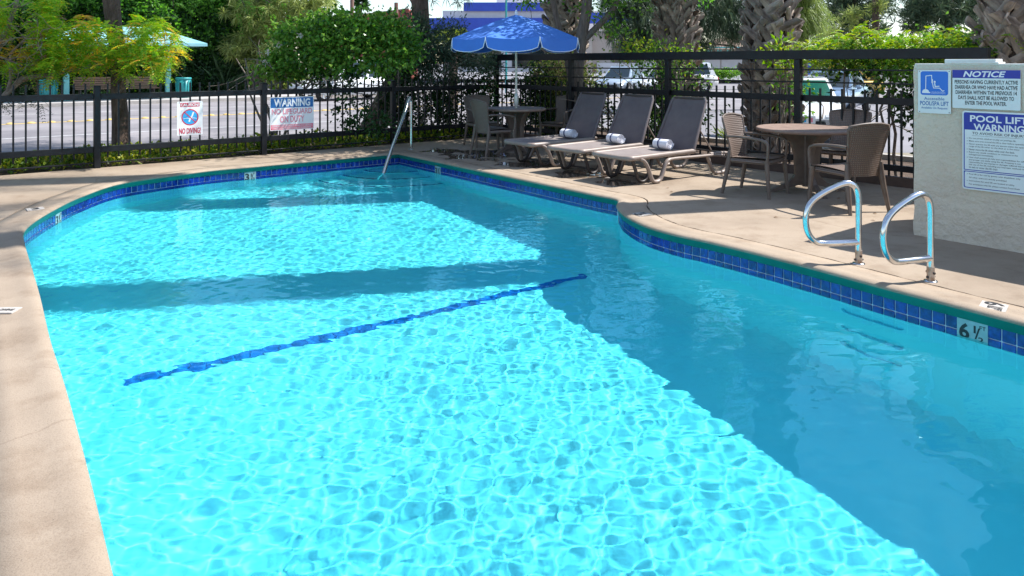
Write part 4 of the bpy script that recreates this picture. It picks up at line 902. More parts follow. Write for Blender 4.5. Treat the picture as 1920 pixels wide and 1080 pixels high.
b.tube(tr_pts, [.15, .125, .11, .11, .12, .13, .11], 12); b.build('trunk', M['bark'], t)
lb = MB(); ends = []
for k in range(9): limb(lb, tr_pts[6]-Vector((0, 0, .5+.1*k)), (rnd.gauss(0, 1), rnd.gauss(0, 1), .5), 1.9, .06, 2, .3, ends)
lb.build('limb', M['bark'], t)
pinnate('crown', M['hedge_leaf'], t, [tuple(p+Vector((rnd.gauss(0, .2), rnd.gauss(0, .2), rnd.gauss(0, .15)))) for p in ends for _ in range(5)], .3)
# low spreading tree at the far left with the pale leaning branch
base = lay1(-13.3, .6, -.02); t = tree('feathery_tree', base, 'low spreading tree with yellow orange feathery leaves and a pale leaning branch', 'tree')
b = MB(); bp_ = [Vector((0, 0, 0)), rel_at(-30, 230, 10.8, base), rel_at(12, 176, 10.9, base), rel_at(42, 147, 10.9, base), rel_at(95, 140, 11.0, base), rel_at(150, 128, 11.1, base), rel_at(200, 118, 11.3, base), rel_at(250, 116, 11.5, base)]
b.tube(bp_, [.07, .055, .045, .04, .034, .028, .018, .012], 8); 
b.tube([bp_[1], rel_at(-20, 120, 10.8, base), rel_at(10, 60, 10.9, base), rel_at(30, 10, 11, base), rel_at(40, -60, 11, base)], [.05, .04, .035, .03, .02], 8)
b.tube([bp_[2], rel_at(20, 150, 10.8, base), rel_at(20, 100, 10.8, base), rel_at(60, 60, 10.9, base)], [.03, .025, .02, .012], 6)
ends = []
for q in (bp_[4], bp_[5], bp_[6], bp_[5], bp_[7]): limb(b, q, (rnd.gauss(.2, .5), rnd.gauss(0, .5), .5), .7, .014, 2, .5, ends)
for q in (rel_at(-20, 120, 10.8, base), rel_at(10, 60, 10.9, base), rel_at(60, 60, 10.9, base), rel_at(10, 110, 10.8, base)): limb(b, q, (rnd.gauss(.3, .5), rnd.gauss(0, .5), .1), .7, .014, 2, .5, ends)
b.build('branch', M['twig'], t)
seats = []
def pix_seats(n, x0, y0, x1, y1, Y0, Y1, base, shape=None):
    out = []
    while len(out) < n:
        px, py = rnd.uniform(x0, x1), rnd.uniform(y0, y1)
        if shape and not shape(px, py): continue
        out.append(tuple(rel_at(px, py, rnd.uniform(Y0, Y1), base)))
    return out
from mathutils import noise as nz_
def clumpy(sc, th, seed): return lambda px, py: nz_.noise(Vector((px*sc, py*sc*1.3, seed))) > th
cl = clumpy(.02, -.2, 3)
seats = pix_seats(1350, 50, 35, 332, 142, 10.6, 12.2, base, lambda x, y: clumpy(.035, -.12, 3)(x, y) and (y > 42+.0006*(x-190)**2-14*math.sin(x*.05)-8*math.sin(x*.13)) and y < 140+12*math.sin(x*.09)-(.0007*(x-190)**2)) + pix_seats(800, -60, -10, 110, 130, 10.3, 11.6, base, clumpy(.013, -.1, 7))
pinnate('crown', M['pinnate'], t, seats, .2, 8, .028, .064)
pinnate('tinted_leaves', M['orange_leaf'], t, pix_seats(220, -20, 20, 335, 125, 10.5, 11.6, base, lambda x, y: clumpy(.035, .05, 9)(x, y) and y > 36+.0009*(x-190)**2-12*math.sin(x*.05)), .17, 7, .026, .055)
pinnate('dead_leaves', M['dry_leaf'], t, pix_seats(110, -10, 30, 110, 160, 10.5, 11.4, base), .14, 5, .03, .05)
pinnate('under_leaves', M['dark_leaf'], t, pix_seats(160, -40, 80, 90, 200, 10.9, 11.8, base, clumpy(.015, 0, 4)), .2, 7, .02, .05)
# dark shrub through the left pickets
def shrub(name, base, label, cat, stems, fol, stem_mat='bark', grp=None, r=.02):
    t = tree(name, base, label, cat, grp); b = MB()
    for st_ in stems: b.tube([Vector((0, 0, -.02)) if st_[0] is None else st_[0]]+list(st_[1:]), [r*(1-.6*i/max(1, len(st_)-1)) for i in range(len(st_))], 6)
    if stems: b.build('stem', M[stem_mat], t)
    for f in fol: foliage(*([f[0], M[f[1]], t]+list(f[2])), **f[3])
    return t
def stems_up(n, h, spread, base=None, seed=0):
    out = []
    for k in range(n):
        a = rnd.uniform(0, 6.28); s_ = spread*rnd.uniform(.5, 1); P = [Vector((rnd.gauss(0, .05), rnd.gauss(0, .05), 0))]
        for i in range(1, 6): t_ = i/5; P.append(Vector((math.cos(a)*s_*t_+rnd.gauss(0, .04), math.sin(a)*s_*t_*.6+rnd.gauss(0, .04), h*t_)))
        out.append(P)
    return out
shrub('dark_shrub', lay1(-12.9, .75, 0), 'dark leaved shrub seen through the pickets at the left end of the street fence', 'shrub', stems_up(5, 1.0, .7), [('leaves', 'dark_leaf', (3200, [((0, 0, .5), (.8, .45, .5)), ((.5, -.1, .3), (.8, .35, .35)), ((-.6, 0, .5), (.7, .4, .5))], .06, .04), dict(sig=.09))])
shrub('young_shrub', lay1(-10.0, .5, 0), 'leafy young shrub round the foot of the dark trunk, left of the no diving sign', 'shrub', stems_up(4, .7, .35), [('leaves', 'hib', (420, [((-.1, 0, .35), (.3, .3, .4))], .06, .045), dict(sig=.08))])
# flowering hibiscus
base = lay1(-4.3, .9, -.02); Yh = base.y
t = tree('hibiscus_shrub', base, 'broad bright green hibiscus shrub with pink flowers rising above the street fence', 'shrub'); b = MB()
for k in range(8):
    x = rnd.uniform(-.15, .2); P = [Vector((x, rnd.gauss(0, .06), 0))]; dx_ = rnd.uniform(-.5, .5)
    for i in range(1, 6): P.append(Vector((x+dx_*(i/5)**1.2*1.6+rnd.gauss(0, .03), rnd.gauss(0, .08), .32*i)))
    b.tube(P, [.03-.004*i for i in range(6)], 6)
ends = []
for k in range(14): limb(b, (rnd.uniform(-.5, .6), rnd.gauss(0, .1), rnd.uniform(.9, 1.4)), (rnd.gauss(0, 1), rnd.gauss(0, .4), .5), .7, .014, 1, .4, ends)
b.build('stem', M['twig'], t)
rng.seed(77); c = lambda px, py, dY=0: tuple(rel_at(px, py, Yh+dY, base))
bl = [(c(640, 85), (.85, .6, .5)), (c(570, 110), (.75, .5, .38)), (c(710, 90), (.62, .5, .5)), (c(660, 55), (.6, .4, .3)), (c(545, 125), (.4, .4, .22)), (c(730, 60), (.35, .35, .3)), (c(600, 75), (.5, .4, .3)), (c(750, 100), (.4, .4, .35))]
hr_ = random.Random(21)
for k in range(24):
    px_ = 500+12*k+hr_.uniform(-6, 6); top_ = 44+.0016*(px_-650)**2; py_ = top_+hr_.choice([-8, 0, 8, 40])+hr_.uniform(-6, 10); rr = hr_.uniform(.09, .2); bl.append((c(px_, py_, hr_.uniform(-.3, .4)), (rr*1.3, rr, rr)))
foliage('crown', M['hib'], t, 10500, bl, .085, .065, per=18, sig=.085, shell=.3, up=.2)
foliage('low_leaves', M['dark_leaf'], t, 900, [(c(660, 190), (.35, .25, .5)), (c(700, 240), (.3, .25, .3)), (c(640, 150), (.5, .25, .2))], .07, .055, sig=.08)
for px, py in ((563, 66), (502, 98), (497, 117), (522, 84), (610, 150)):
    q = c(px, py, -.35); V, Fa = leaves(np.repeat([q], 5, 0), np.array([[math.cos(a_), -.5, math.sin(a_)] for a_ in [k*1.257 for k in range(5)]]), .075, .06, fold=0); put('flower', npmesh('flower', V, Fa, M['flower_pink']), t)
# oleander behind the umbrella table
base = lay1(-1.3, 1.0, -.02); Yo = base.y
t = tree('oleander_shrub', base, 'dark grey green oleander between the hibiscus and the blue umbrella', 'shrub'); b = MB()
for k in range(12):
    x = rnd.uniform(-.8, .8); P = [Vector((x, rnd.gauss(0, .15), 0))]; dx_ = rnd.uniform(-.4, .4)
    for i in range(1, 6): P.append(Vector((x+dx_*i/5+rnd.gauss(0, .06), rnd.gauss(0, .12), .34*i)))
    b.tube(P, [.03-.003*i for i in range(6)], 6)
for k in range(16): limb(b, (rnd.uniform(-1, 1), rnd.gauss(0, .2), rnd.uniform(.2, 1.2)), (rnd.gauss(0, 1), rnd.gauss(0, .4), .3), .7, .012, 1, .5)
b.build('stem', M['twig'], t)
c = lambda px, py, dY=0: tuple(rel_at(px, py, Yo+dY, base))
foliage('crown', M['oleander'], t, 7600, [(c(825, 100), (.5, .5, .4)), (c(790, 85), (.45, .5, .5)), (c(850, 80), (.45, .5, .42)), (c(900, 120), (.42, .5, .35)), (c(820, 130), (.6, .5, .35)), (c(770, 60), (.3, .4, .4))], .11, .026, per=24, sig=.11, shell=.3)
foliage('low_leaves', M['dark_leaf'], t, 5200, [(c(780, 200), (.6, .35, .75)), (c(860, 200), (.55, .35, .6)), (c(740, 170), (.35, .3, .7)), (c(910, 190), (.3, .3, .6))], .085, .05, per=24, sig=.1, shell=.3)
foliage('dry_leaves', M['dry_leaf'], t, 120, [(c(900, 150), (.4, .3, .25)), (c(930, 140), (.35, .3, .2))], .07, .03, sig=.12)
# ground cover along the street fence
P = []; 
for i in range(9500):
    u_ = rnd.uniform(-14.5, -.1); v_ = rnd.uniform(.1, .75); hh = .07+.22*max(0, nz_.noise(Vector((u_*1.3, v_*3, 0)))+.55); p = lay1(u_, v_, rnd.uniform(.0, hh)); P.append(tuple(p))
P = np.array(P); V, Fa = leaves(P, rng.randn(len(P), 3)*.7+np.array([0, -.2, 1]), .085, .05); tag(put('ground_cover', npmesh('ground_cover', V, Fa, M['cover'])), 'low yellow green ground cover along the foot of the street fence', 'ground cover', kind='stuff')
# big dark pine trunk by the corner
base = lay1(-1.85, 2.0, -.02); t = tree('tall_pine', base, 'tall pine with a thick dark trunk behind the oleander, left of the blue umbrella', 'tree')
b = MB(); b.tube([Vector((0, 0, 0)), rel_at(790, 60, base.y, base), rel_at(787, 0, base.y, base), Vector((-.1, 0, 5)), Vector((0, .1, 9))], [.25, .2, .19, .17, .1], 14); b.build('trunk', M['bark'], t)
tf = [tuple(Vector((rnd.gauss(0, 1.3), rnd.gauss(0, 1.2), rnd.uniform(3.4, 8)))) for _ in range(420)]+[tuple(rel_at(rnd.uniform(800, 905), rnd.uniform(-60, 12), base.y, base)+Vector((0, rnd.gauss(0, .3), 0))) for _ in range(30)]
needles('crown', M['pine_dark'], t, tf, .2, .014, 20)
# multi-trunk tree beyond the corner
base = lay(2.35, .95, -.05); Ym = base.y; t = tree('forked_tree', base, 'grey forked tree leaning behind the first loungers, its branch reaching right', 'tree'); b = MB()
r_ = lambda px, py, dY=0: rel_at(px, py, Ym+dY, base)
b.tube([r_(1078, 268), r_(1080, 200), r_(1083, 130), r_(1090, 70), r_(1100, 20), r_(1103, -60), r_(1110, -200)], [.16, .13, .115, .11, .1, .09, .07], 12)
b.tube([r_(1082, 120), r_(1095, 75), r_(1120, 50), r_(1145, 25), r_(1160, -5), r_(1190, -30)], [.07, .07, .06, .055, .045, .03], 10)
b.tube([r_(1080, 190, .2), r_(1060, 90, .2), r_(1045, 40, .2), r_(1035, -10, .2), r_(1030, -100, .2)], [.09, .06, .055, .05, .04], 10)
b.build('trunk', M['bark_grey'], t); b = MB(); ends = []
for q in (r_(1103, -60), r_(1110, -200), r_(1190, -30), r_(1030, -100), r_(1103, -100), r_(1150, -60)):
    for k in range(3): limb(b, q, (rnd.gauss(.5, .8), rnd.gauss(-.1, .7), .55), 1.9, .045, 2, .35, ends)
b.build('limb', M['bark_grey'], t)
P = np.array([tuple(p+Vector((rnd.gauss(0, .22), rnd.gauss(0, .22), rnd.gauss(0, .16)))) for p in ends for _ in range(46)]); P = P[P[:, 2] > 2.75]; _g = P+np.array(base); _sx = _g[:, 0]-.72*_g[:, 2]; _sy = _g[:, 1]-.173*_g[:, 2]; P = P[(_sy > 11.0+.5*np.sin(_sx*3)) | ((_sx < -.4) & (_sx > -2.7))]  # out-of-view crown shaped for its shade: leaves culled by where their shadow lands
V, Fa = leaves(P, rng.randn(len(P), 3)+np.array([0, 0, -.2]), .11, .05); put('crown', npmesh('crown', V, Fa, M['hedge_leaf']), t)
foliage('low_leaves', M['hib'], t, 500, [(tuple(r_(1120, 10)), (.4, .3, .35)), (tuple(r_(1180, 5)), (.35, .3, .15)), (tuple(r_(1150, 60)), (.25, .3, .2))], .09, .05, per=10, sig=.12)

# palms
boots = []
for k in range(4):
    b = MB(); rr_ = random.Random(k+40); L_ = .38; rows_ = []
    for j in range(7):
        t_ = j/6; wd = .155*(1-.3*t_)+rr_.uniform(-.012, .012); ou = .02+.075*t_**1.8; row = []
        for i in range(5):
            s_ = -1+i/2; row.append(Vector((ou+.03*(1-s_*s_)+rr_.gauss(0, .004), s_*wd/2+rr_.gauss(0, .006), L_*t_-.05+(.03*s_*(1 if k % 2 else -1) if j == 6 else 0))))
        rows_.append(row)
    back_ = [[p-Vector((.035*(1-.3*j/6), 0, 0)) for p in r0] for j, r0 in enumerate(rows_)]
    b.grid(rows_, False); b.grid([r0[::-1] for r0 in back_], False); n5 = 5
    for A, B in ((rows_[-1], back_[-1]),): b.add(A+B, [(i, i+1, n5+i+1, n5+i) for i in range(4)])
    for sd in (0, -1): A = [r0[sd] for r0 in rows_]; B = [r0[sd] for r0 in back_]; b.add(A+B, [(i, i+1, 7+i+1, 7+i) for i in range(6)])
    boots.append(b.mesh('leaf_base', M['boot']))
def palm(x, y, r0, ht, label, rz=0, top=3.2):
    t = thing('palm_tree', (x, y, -.1), rz, label, 'palm tree', 'palms with crossed leaf bases beyond the fence'); b = MB()
    b.lathe([(r0*.95, 0), (r0*.86, 1), (r0*.82, top+.4), (r0*.9, 4.2), (r0*.95, ht*.6), (r0*.9, ht)], 20); b.build('trunk', M['trunk_dark'], t)
    rows_ = int(top/.13); per = 10
    for j in range(rows_):
        z = .02+.13*j
        for i in range(per):
            a = 2*math.pi*(i+.5*(j % 2))/per+rnd.gauss(0, .04); o = put('leaf_base', boots[rnd.randrange(4)], t); rad = r0*.84
            tl = R(44)*(1 if j % 2 else -1)+rnd.gauss(0, .2)
            Mx = Matrix.Translation((rad*math.cos(a), rad*math.sin(a), z+rnd.gauss(0, .012))) @ Matrix.Rotation(a, 4, 'Z') @ Matrix.Rotation(tl, 4, 'X') @ Matrix.Rotation(R(rnd.gauss(2, 4)), 4, 'Y') @ Matrix.Diagonal((1, rnd.uniform(.85, 1.1), rnd.uniform(.85, 1.15), 1)); o.matrix_local = Mx
    # crown of feather fronds, far above the picture
    Vv = []
    for k in range(34):
        a = k*2.399; el = 1.1-1.5*(k/34); d = Vector((math.cos(a)*math.cos(el), math.sin(a)*math.cos(el), math.sin(el))); sd = d.cross(Vector((0, 0, 1))).normalized()
        for j in range(22):
            t_ = j/22; c_ = d*2.6*t_-Vector((0, 0, 1))*1.4*t_*t_+Vector((0, 0, ht))
            for sg in (-1, 1): q = c_+sd*sg*.55*math.sin(math.pi*min(1, t_+.12))**.6+d*.16-Vector((0, 0, .18)); Vv += [c_, c_+d*.05, q, c_-d*.04]
    put('crown', npmesh('crown', np.array([tuple(v) for v in Vv]), np.arange(len(Vv)).reshape(-1, 4), M['frond']), t)
    return t
palm(5.98, 8.72, .36, 17, 'thick palm trunk with crossed leaf bases beside the stucco wall', .2)
palm(4.13, 11.77, .335, 17.5, 'thick palm trunk with crossed leaf bases behind the patio table', .9)
palm(3.2, 14.35, .31, 17, 'palm trunk with crossed leaf bases behind the gap between the middle and right loungers', 1.7)
palm(1.15, 15.9, .36, 16, 'shaded palm trunk behind the grey forked tree and the blue umbrella', 2.2, 3.4)

# ------------------------------------------------------------------ the parking side shrubs
base = lay(8.0, .75, -.05); Ys = base.y; t = tree('lime_shrub', base, 'bright yellow green shrub topping the tall fence left of the stucco wall', 'shrub'); b = MB()
r_ = lambda px, py, dY=0: tuple(rel_at(px, py, Ys+dY, base))
for k in range(9):
    x = rnd.uniform(-.9, .7); P = [Vector((x, -x*.9+rnd.gauss(0, .06), 0))]
    for i in range(1, 6): P.append(Vector((x+rnd.gauss(0, .05), -x*.9+rnd.gauss(0, .06), .31*i)))
    b.tube(P, [.026-.003*i for i in range(6)], 6)
for k in range(14):
    x = rnd.uniform(-1, .8); limb(b, (x, -x*.9, rnd.uniform(.2, 1.2)), (rnd.gauss(0, 1), rnd.gauss(0, .5), .5), .6, .01, 1, .5)
b.build('stem', M['twig'], t)
def tl(x, zz_): return (x, -x*.95, zz_)
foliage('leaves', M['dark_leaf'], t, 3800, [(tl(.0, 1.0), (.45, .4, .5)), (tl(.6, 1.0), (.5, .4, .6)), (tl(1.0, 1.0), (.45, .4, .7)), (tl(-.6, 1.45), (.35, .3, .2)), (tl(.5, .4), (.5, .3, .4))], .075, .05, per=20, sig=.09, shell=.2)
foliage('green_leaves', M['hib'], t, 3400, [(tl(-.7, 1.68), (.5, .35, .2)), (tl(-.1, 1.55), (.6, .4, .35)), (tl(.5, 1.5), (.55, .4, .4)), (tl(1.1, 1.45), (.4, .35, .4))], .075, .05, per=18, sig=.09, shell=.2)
seats = []
for k in range(1150):
    x = rnd.uniform(-1.25, 1.3); seats.append((x+rnd.gauss(0, .05), -x*.95+rnd.gauss(0, .28), rnd.uniform(1.5, 1.98+.2*nz_.noise(Vector((x*2.5, 1, 3)))-.25*max(0, abs(x)-.8))))
pinnate('new_growth', M['lime'], t, seats, .17, 6, .026, .06)
q = r_(1838, 80); V, Fa = leaves(np.repeat([q], 6, 0), np.array([[math.cos(a_), -.6, math.sin(a_)] for a_ in [k*1.05 for k in range(6)]]), .07, .05, fold=0); put('flower', npmesh('flower', V, Fa, M['flower_red']), t)
shrub('corner_shrub', lay(9.9, .5, -.05), 'green shrub with red hibiscus flowers between the lime shrub and the right palm', 'shrub', stems_up(5, 1.3, .35), [('leaves', 'hib', (1500, [((0, 0, 1.1), (.4, .4, .75)), ((.3, -.3, .8), (.3, .3, .6))], .075, .055), dict(sig=.09, per=18))])
shrub('small_sprig', lay(5.95, .7, -.05), 'thin shrub with broad lime leaves right of the palm behind the patio table', 'shrub', stems_up(5, 1.75, .22), [('leaves', 'lime', (130, [((0, 0, 1.72), (.22, .2, .16))], .11, .05), dict(sig=.07, per=8)), ('lower_leaves', 'hib', (160, [((.2, 0, 1.2), (.3, .2, .4))], .08, .04), dict(sig=.1, per=8))], stem_mat='twig', r=.014)
base = lay(3.35, .75, -.05); t = tree('spindly_shrub', base, 'open spindly shrub with yellow green leaves behind the loungers, left of the second palm', 'shrub'); b = MB(); ends = []
for k in range(9): limb(b, (rnd.gauss(0, .1), rnd.gauss(0, .1), 0), (rnd.gauss(.1, .35), rnd.gauss(0, .2), 1), 1.35, .018, 1, .22, ends)
b.build('stem', M['twig'], t)
foliage('leaves', M['hib'], t, 700, [((.1, 0, 1.6), (.65, .4, .3)), ((.5, -.3, 1.0), (.5, .3, .5)), ((-.1, 0, .5), (.4, .3, .4))], .08, .04, per=12, sig=.11, shell=.2)
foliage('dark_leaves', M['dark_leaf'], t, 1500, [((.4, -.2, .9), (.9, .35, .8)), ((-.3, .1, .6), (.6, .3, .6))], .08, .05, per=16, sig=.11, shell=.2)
foliage('pale_leaves', M['lime'], t, 420, [((.2, 0, 1.75), (.75, .4, .2))], .075, .04, per=12, sig=.1, shell=.2)
shrub('brushy_shrub', lay(1.0, .9, -.05), 'brushy tan shrub behind the fence corner and the umbrella pole', 'shrub', stems_up(8, 1.4, .8), [('leaves', 'blade_yellow', (3000, [((0, 0, 1.2), (.8, .4, .5)), ((0, 0, .6), (.8, .4, .5))], .08, .035), dict(sig=.11, per=16, shell=.2)), ('low_leaves', 'dark_leaf', (3600, [((0, 0, .7), (.95, .35, .7)), ((-.5, .1, 1.0), (.6, .35, .6))], .09, .05), dict(sig=.1, per=20, shell=.2)), ('dry_leaves', 'dry_leaf', (900, [((0, 0, 1.3), (.8, .4, .4))], .08, .025), dict(sig=.12, per=16, shell=.2))], stem_mat='twig')
def spiky(px, py, Y, n, L_, m, label, name='spiky_plant', cat='plant', z=0, lw=.06, up=1.1):
    q = at(px, py, z) if Y is None else dep(px, py, Y); t = tree(name, q, label, cat); P = np.zeros((n, 3))+rng.randn(n, 3)*.06; P[:, 2] = 0
    V, Fa = leaves(P, np.column_stack([rng.randn(n)*.6, rng.randn(n)*.6, np.full(n, up)]), L_, lw, fold=.1); put('blades', npmesh('blades', V, Fa, M[m]), t)
spiky(1362, 262, 13.5, 34, .42, 'blade_yellow', 'strappy green plant behind the fence, left of the patio table', lw=.035)
spiky(418, 172, 37, 90, 2.0, 'blade', 'large grey green spiky plant in front of the tall hedge', lw=.12)
spiky(545, 172, 37.5, 150, 1.6, 'blade_yellow', 'clump of arching yellowish blades beside the pale pine across the street', lw=.1, up=.8)
spiky(520, 172, 37, 110, 1.3, 'blade_yellow', 'smaller clump of arching blades right of the pine trunk across the street', lw=.09, up=.8)
# boxes of hedge in the car park
for (x0, x1, yb, yt, Y, lb_) in ((1325, 1405, 146, 133, 46, 'low clipped hedge in front of the white garage wall'), (1215, 1245, 172, 128, 44, 'small clipped bush beside the parked silver cars')):
    base = dep((x0+x1)/2, yb, Y); hw = (x1-x0)/2*Y/F; hh = (yb-yt)*Y/F; t = tree('clipped_hedge', base, lb_, 'hedge'); foliage('leaves', M['hib'], t, 1800, [((-hw*.5, 0, hh/2), (hw*.6, .6, hh*.55)), ((hw*.5, 0, hh/2), (hw*.6, .6, hh*.55)), ((0, 0, hh/2), (hw*.6, .6, hh*.55))], .13, .09, sig=.12, shell=.4)

# ------------------------------------------------------------------ bus stop across the street
def v34(px, v=21.9):                   # ground place on the far pavement seen at this column
    r = (px-960)/F; # CORNER + D1*u + N1*v has X = r*Y
    u_ = (r*(CORNER.y+N1.y*v)-(CORNER.x+N1.x*v))/(D1.x-r*D1.y); return u_
ua, ub = v34(124), v34(315)
sh = thing('bus_shelter', lay1((ua+ub)/2, 21.9), A1, 'pale teal bus shelter with a hipped roof on two posts across the street', 'bus shelter')
hu = (ub-ua)/2
for s_ in (-1, 1):
    MB().box((s_*hu, 0, 1.2), (.2, .2, 2.42), bev=.02).build('post', M['teal'], sh)
    for d in (-1, 1): MB().tube(round_path([(s_*hu+d*.08, 0, 1.5), (s_*hu+d*.12, 0, 1.9), (s_*hu+d*.6, 0, 2.2)], 3), .045, 6).build('bracket', M['teal'], sh)
rb = MB(); zx, zy, Z0, Z1 = hu+1.15, 1.6, 2.2, 3.0; v8 = [(-zx, -zy, Z0), (zx, -zy, Z0), (zx, zy, Z0), (-zx, zy, Z0), (-zx, -zy, Z0+.12), (zx, -zy, Z0+.12), (zx, zy, Z0+.12), (-zx, zy, Z0+.12), (-zx+1.7, 0, Z1), (zx-1.7, 0, Z1)]
rb.add(v8, [(0, 3, 2, 1), (0, 1, 5, 4), (1, 2, 6, 5), (2, 3, 7, 6), (3, 0, 4, 7), (4, 5, 9, 8), (6, 7, 8, 9), (5, 6, 9), (7, 4, 8)]); rb.build('roof', mat('shelter_roof', (.2, .47, .52), .3, 0, (.3, .56, .6), .8), sh)
bc = thing('bench', lay1((v34(143)+v34(300))/2, 22.3), A1, 'long brown slatted bench under the teal bus shelter', 'bench')
bh = (v34(300, 22.3)-v34(143, 22.3))/2
for k in range(5): MB().box((0, .2+.012*k, .5+.095*k), (bh*2, .03, .075)).build('slat', M['wood'], bc)
for k in range(4): MB().box((0, .12-.11*k, .44), (bh*2, .095, .03)).build('slat', M['wood'], bc)
for x in (-bh+.2, 0, bh-.2): MB().box((x, 0, .22), (.05, .45, .42)).build('leg', M['frame_dark'], bc)
for px, lb_ in ((91, 'teal litter bin left of the bus shelter'), (344, 'teal litter bin right of the bus shelter bench')):
    bn_ = thing('litter_bin', lay1(v34(px, 21.7), 21.7), A1, lb_, 'litter bin'); b = MB(); b.lathe([(.001, .02), (.27, .02), (.3, .8), (.27, .8), (.25, .1)], 20); b.build('bin_body', M['teal_dark'], bn_)
    MB().lathe([(.29, .78), (.325, .8), (.325, .86), (.29, .88)], 20).build('bin_rim', M['teal_dark'], bn_)
    for k in range(16): a = k*math.pi/8; MB().bar((.285*math.cos(a), .285*math.sin(a), .08), (.312*math.cos(a), .312*math.sin(a), .74), .02, .03).build('bin_slat', M['teal_dark'], bn_)
# tall hedge behind
hd = tree('tall_hedge', lay1(v34(230, 25), 25.5, 0), 'tall dense dark green hedge filling the background behind the bus shelter', 'hedge')
hd.rotation_euler.z = A1
def wall_leaves(n, x0, x1, z1f, dep_, L, Wd, name, m, parent, zmin=0):
    x = rng.uniform(x0, x1, n); z = zmin+(z1f(x)-zmin)*rng.rand(n)**.85; b_ = np.array([nz_.noise(Vector((a*.55, c_*.7, 2)))+.5*nz_.noise(Vector((a*1.7, c_*1.9, 6))) for a, c_ in zip(x, z)])
    y = -1.1*b_+rng.rand(n)*dep_*.5; P = np.stack([x, y, z], 1); V, Fa = leaves(P, rng.randn(n, 3)+np.array([0, -.5, .3]), L, Wd); return put(name, npmesh(name, V, Fa, m), parent)
wall_leaves(46000, -16, 7.5, lambda x: 8.5+0*x, 1.6, .2, .14, 'leaves', M['hedge_leaf'], hd, 1.6)
wall_leaves(24000, -16, 8.2, lambda x: 4.0+0*x, 1.6, .2, .12, 'shaded_leaves', M['dark_leaf'], hd)  # low leaves use a darker leaf colour, their shade put into it
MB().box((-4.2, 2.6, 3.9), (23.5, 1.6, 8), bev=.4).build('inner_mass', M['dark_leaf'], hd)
# pale pine across the street
pn = tree('pale_pine', dep(480, 176, 37), 'soft yellow green pine with a short trunk across the street, left of the hibiscus', 'tree')
MB().tube([(0, 0, 0), (.05, 0, 1.2), (0, 0, 3), (0, 0, 6)], [.28, .22, .18, .08], 10).build('trunk', M['bark'], pn)
tf = []
for (px, py, sx, sy, n_) in ((510, 30, 50, 32, 130), (470, 75, 40, 22, 80), (560, 20, 30, 24, 70), (450, 15, 25, 20, 40), (490, 110, 34, 12, 36), (440, 95, 14, 10, 16), (600, 0, 26, 16, 40), (520, -60, 60, 30, 150)):
    for _ in range(n_): tf.append(tuple(rel_at(px+rnd.gauss(0, sx*.55), py+rnd.gauss(0, sy*.6), 37+rnd.gauss(0, .7), pn.location)))
needles('crown', M['pine'], pn, tf, .5, .045, 34, .25)

# ------------------------------------------------------------------ buildings and poles beyond
def boxes(name, label, cat, parts, Y, px0, px1, ybase=None):
    b0_ = dep((px0+px1)/2, 118, Y); b0_.z = -.13; t = thing(name, b0_, 0, label, cat)
    for nm, m, (x0, y0, x1, y1), d0, d1 in parts:
        a, c_ = dep(x0, y1, Y)-b0_, dep(x1, y0, Y)-b0_
        MB().box(((a.x+c_.x)/2, (d0+d1)/2, (a.z+c_.z)/2), (abs(c_.x-a.x), d1-d0, abs(c_.z-a.z))).build(nm, M[m], t)
    return t
# red building with a sloping parapet
t = thing('red_building', dep(700, 118, 75), -.1, 'long terracotta coloured building with a rising roof edge behind the hibiscus', 'building'); t.location.z = -.13
a = lambda px, py: dep(px, py, 75).x-dep(700, 0, 75).x; zz_ = lambda py: dep(0, py, 75).z+.13
MB().prism([(a(595, 0), 0, 0), (a(768, 0), 0, 0), (a(768, 0), 0, zz_(18)), (a(690, 0), 0, zz_(27)), (a(595, 0), 0, zz_(42))], (0, 4, 0)).build('wall', M['red_wall'], t)
MB().prism([(a(595, 0), -.15, zz_(42)), (a(690, 0), -.15, zz_(27)), (a(768, 0), -.15, zz_(18)), (a(768, 0), -.15, zz_(16)), (a(690, 0), -.15, zz_(25)), (a(595, 0), -.15, zz_(40))], (0, .14, 0)).build('coping', M['polewood'], t)
boxes('blue_building', 'large blue fronted shop building with a white band behind the umbrella', 'building', [('wall', 'white_wall', (830, 20, 1130, 135), 0, 14), ('blue_fascia', 'blue_wall', (870, 5, 1075, 21), -.3, 0), ('blue_fascia', 'blue_wall', (795, 34, 1075, 62), -.25, 0), ('upper_wall', 'white_wall', (930, -22, 1040, 4), 2, 8), ('window', 'glass_dark', (850, 90, 940, 125), -.05, 0), ('window', 'glass_dark', (960, 90, 1040, 125), -.05, 0)], 62, 830, 1130)
boxes('beige_building', 'beige shop front with round columns and a blue sign band seen between the palms', 'building', [('wall', 'beige_wall', (1085, 58, 1240, 138), .5, 12), ('blue_fascia', 'blue_wall', (1085, 24, 1215, 44), -.3, .5), ('red_panel', 'red_wall', (1137, 60, 1147, 72), .35, .5), ('column', 'beige_wall', (1098, 58, 1110, 138), -.3, .3), ('window', 'glass_dark', (1150, 80, 1200, 125), .4, .5), ('base_wall', 'white_wall', (1120, 118, 1240, 138), .2, .5)], 56, 1085, 1240)
t = boxes('garage_building', 'low cream building with a brown roof, green eaves trusses and white garage doors', 'building', [('wall', 'beige_wall', (1225, 92, 1480, 140), 0, 10), ('garage_door', 'white_wall', (1306, 111, 1350, 130), -.1, 0), ('garage_door', 'white_wall', (1352, 111, 1395, 130), -.1, 0), ('window', 'glass_dark', (1415, 95, 1460, 120), -.06, 0), ('blue_door', 'blue_wall', (1500, 108, 1520, 140), -.1, 0), ('fascia', 'teal', (1310, 88, 1400, 91), -1.2, -1.1), ('wing_wall', 'glass_dark', (1480, 104, 1600, 140), 0, 8)], 60, 1225, 1600)
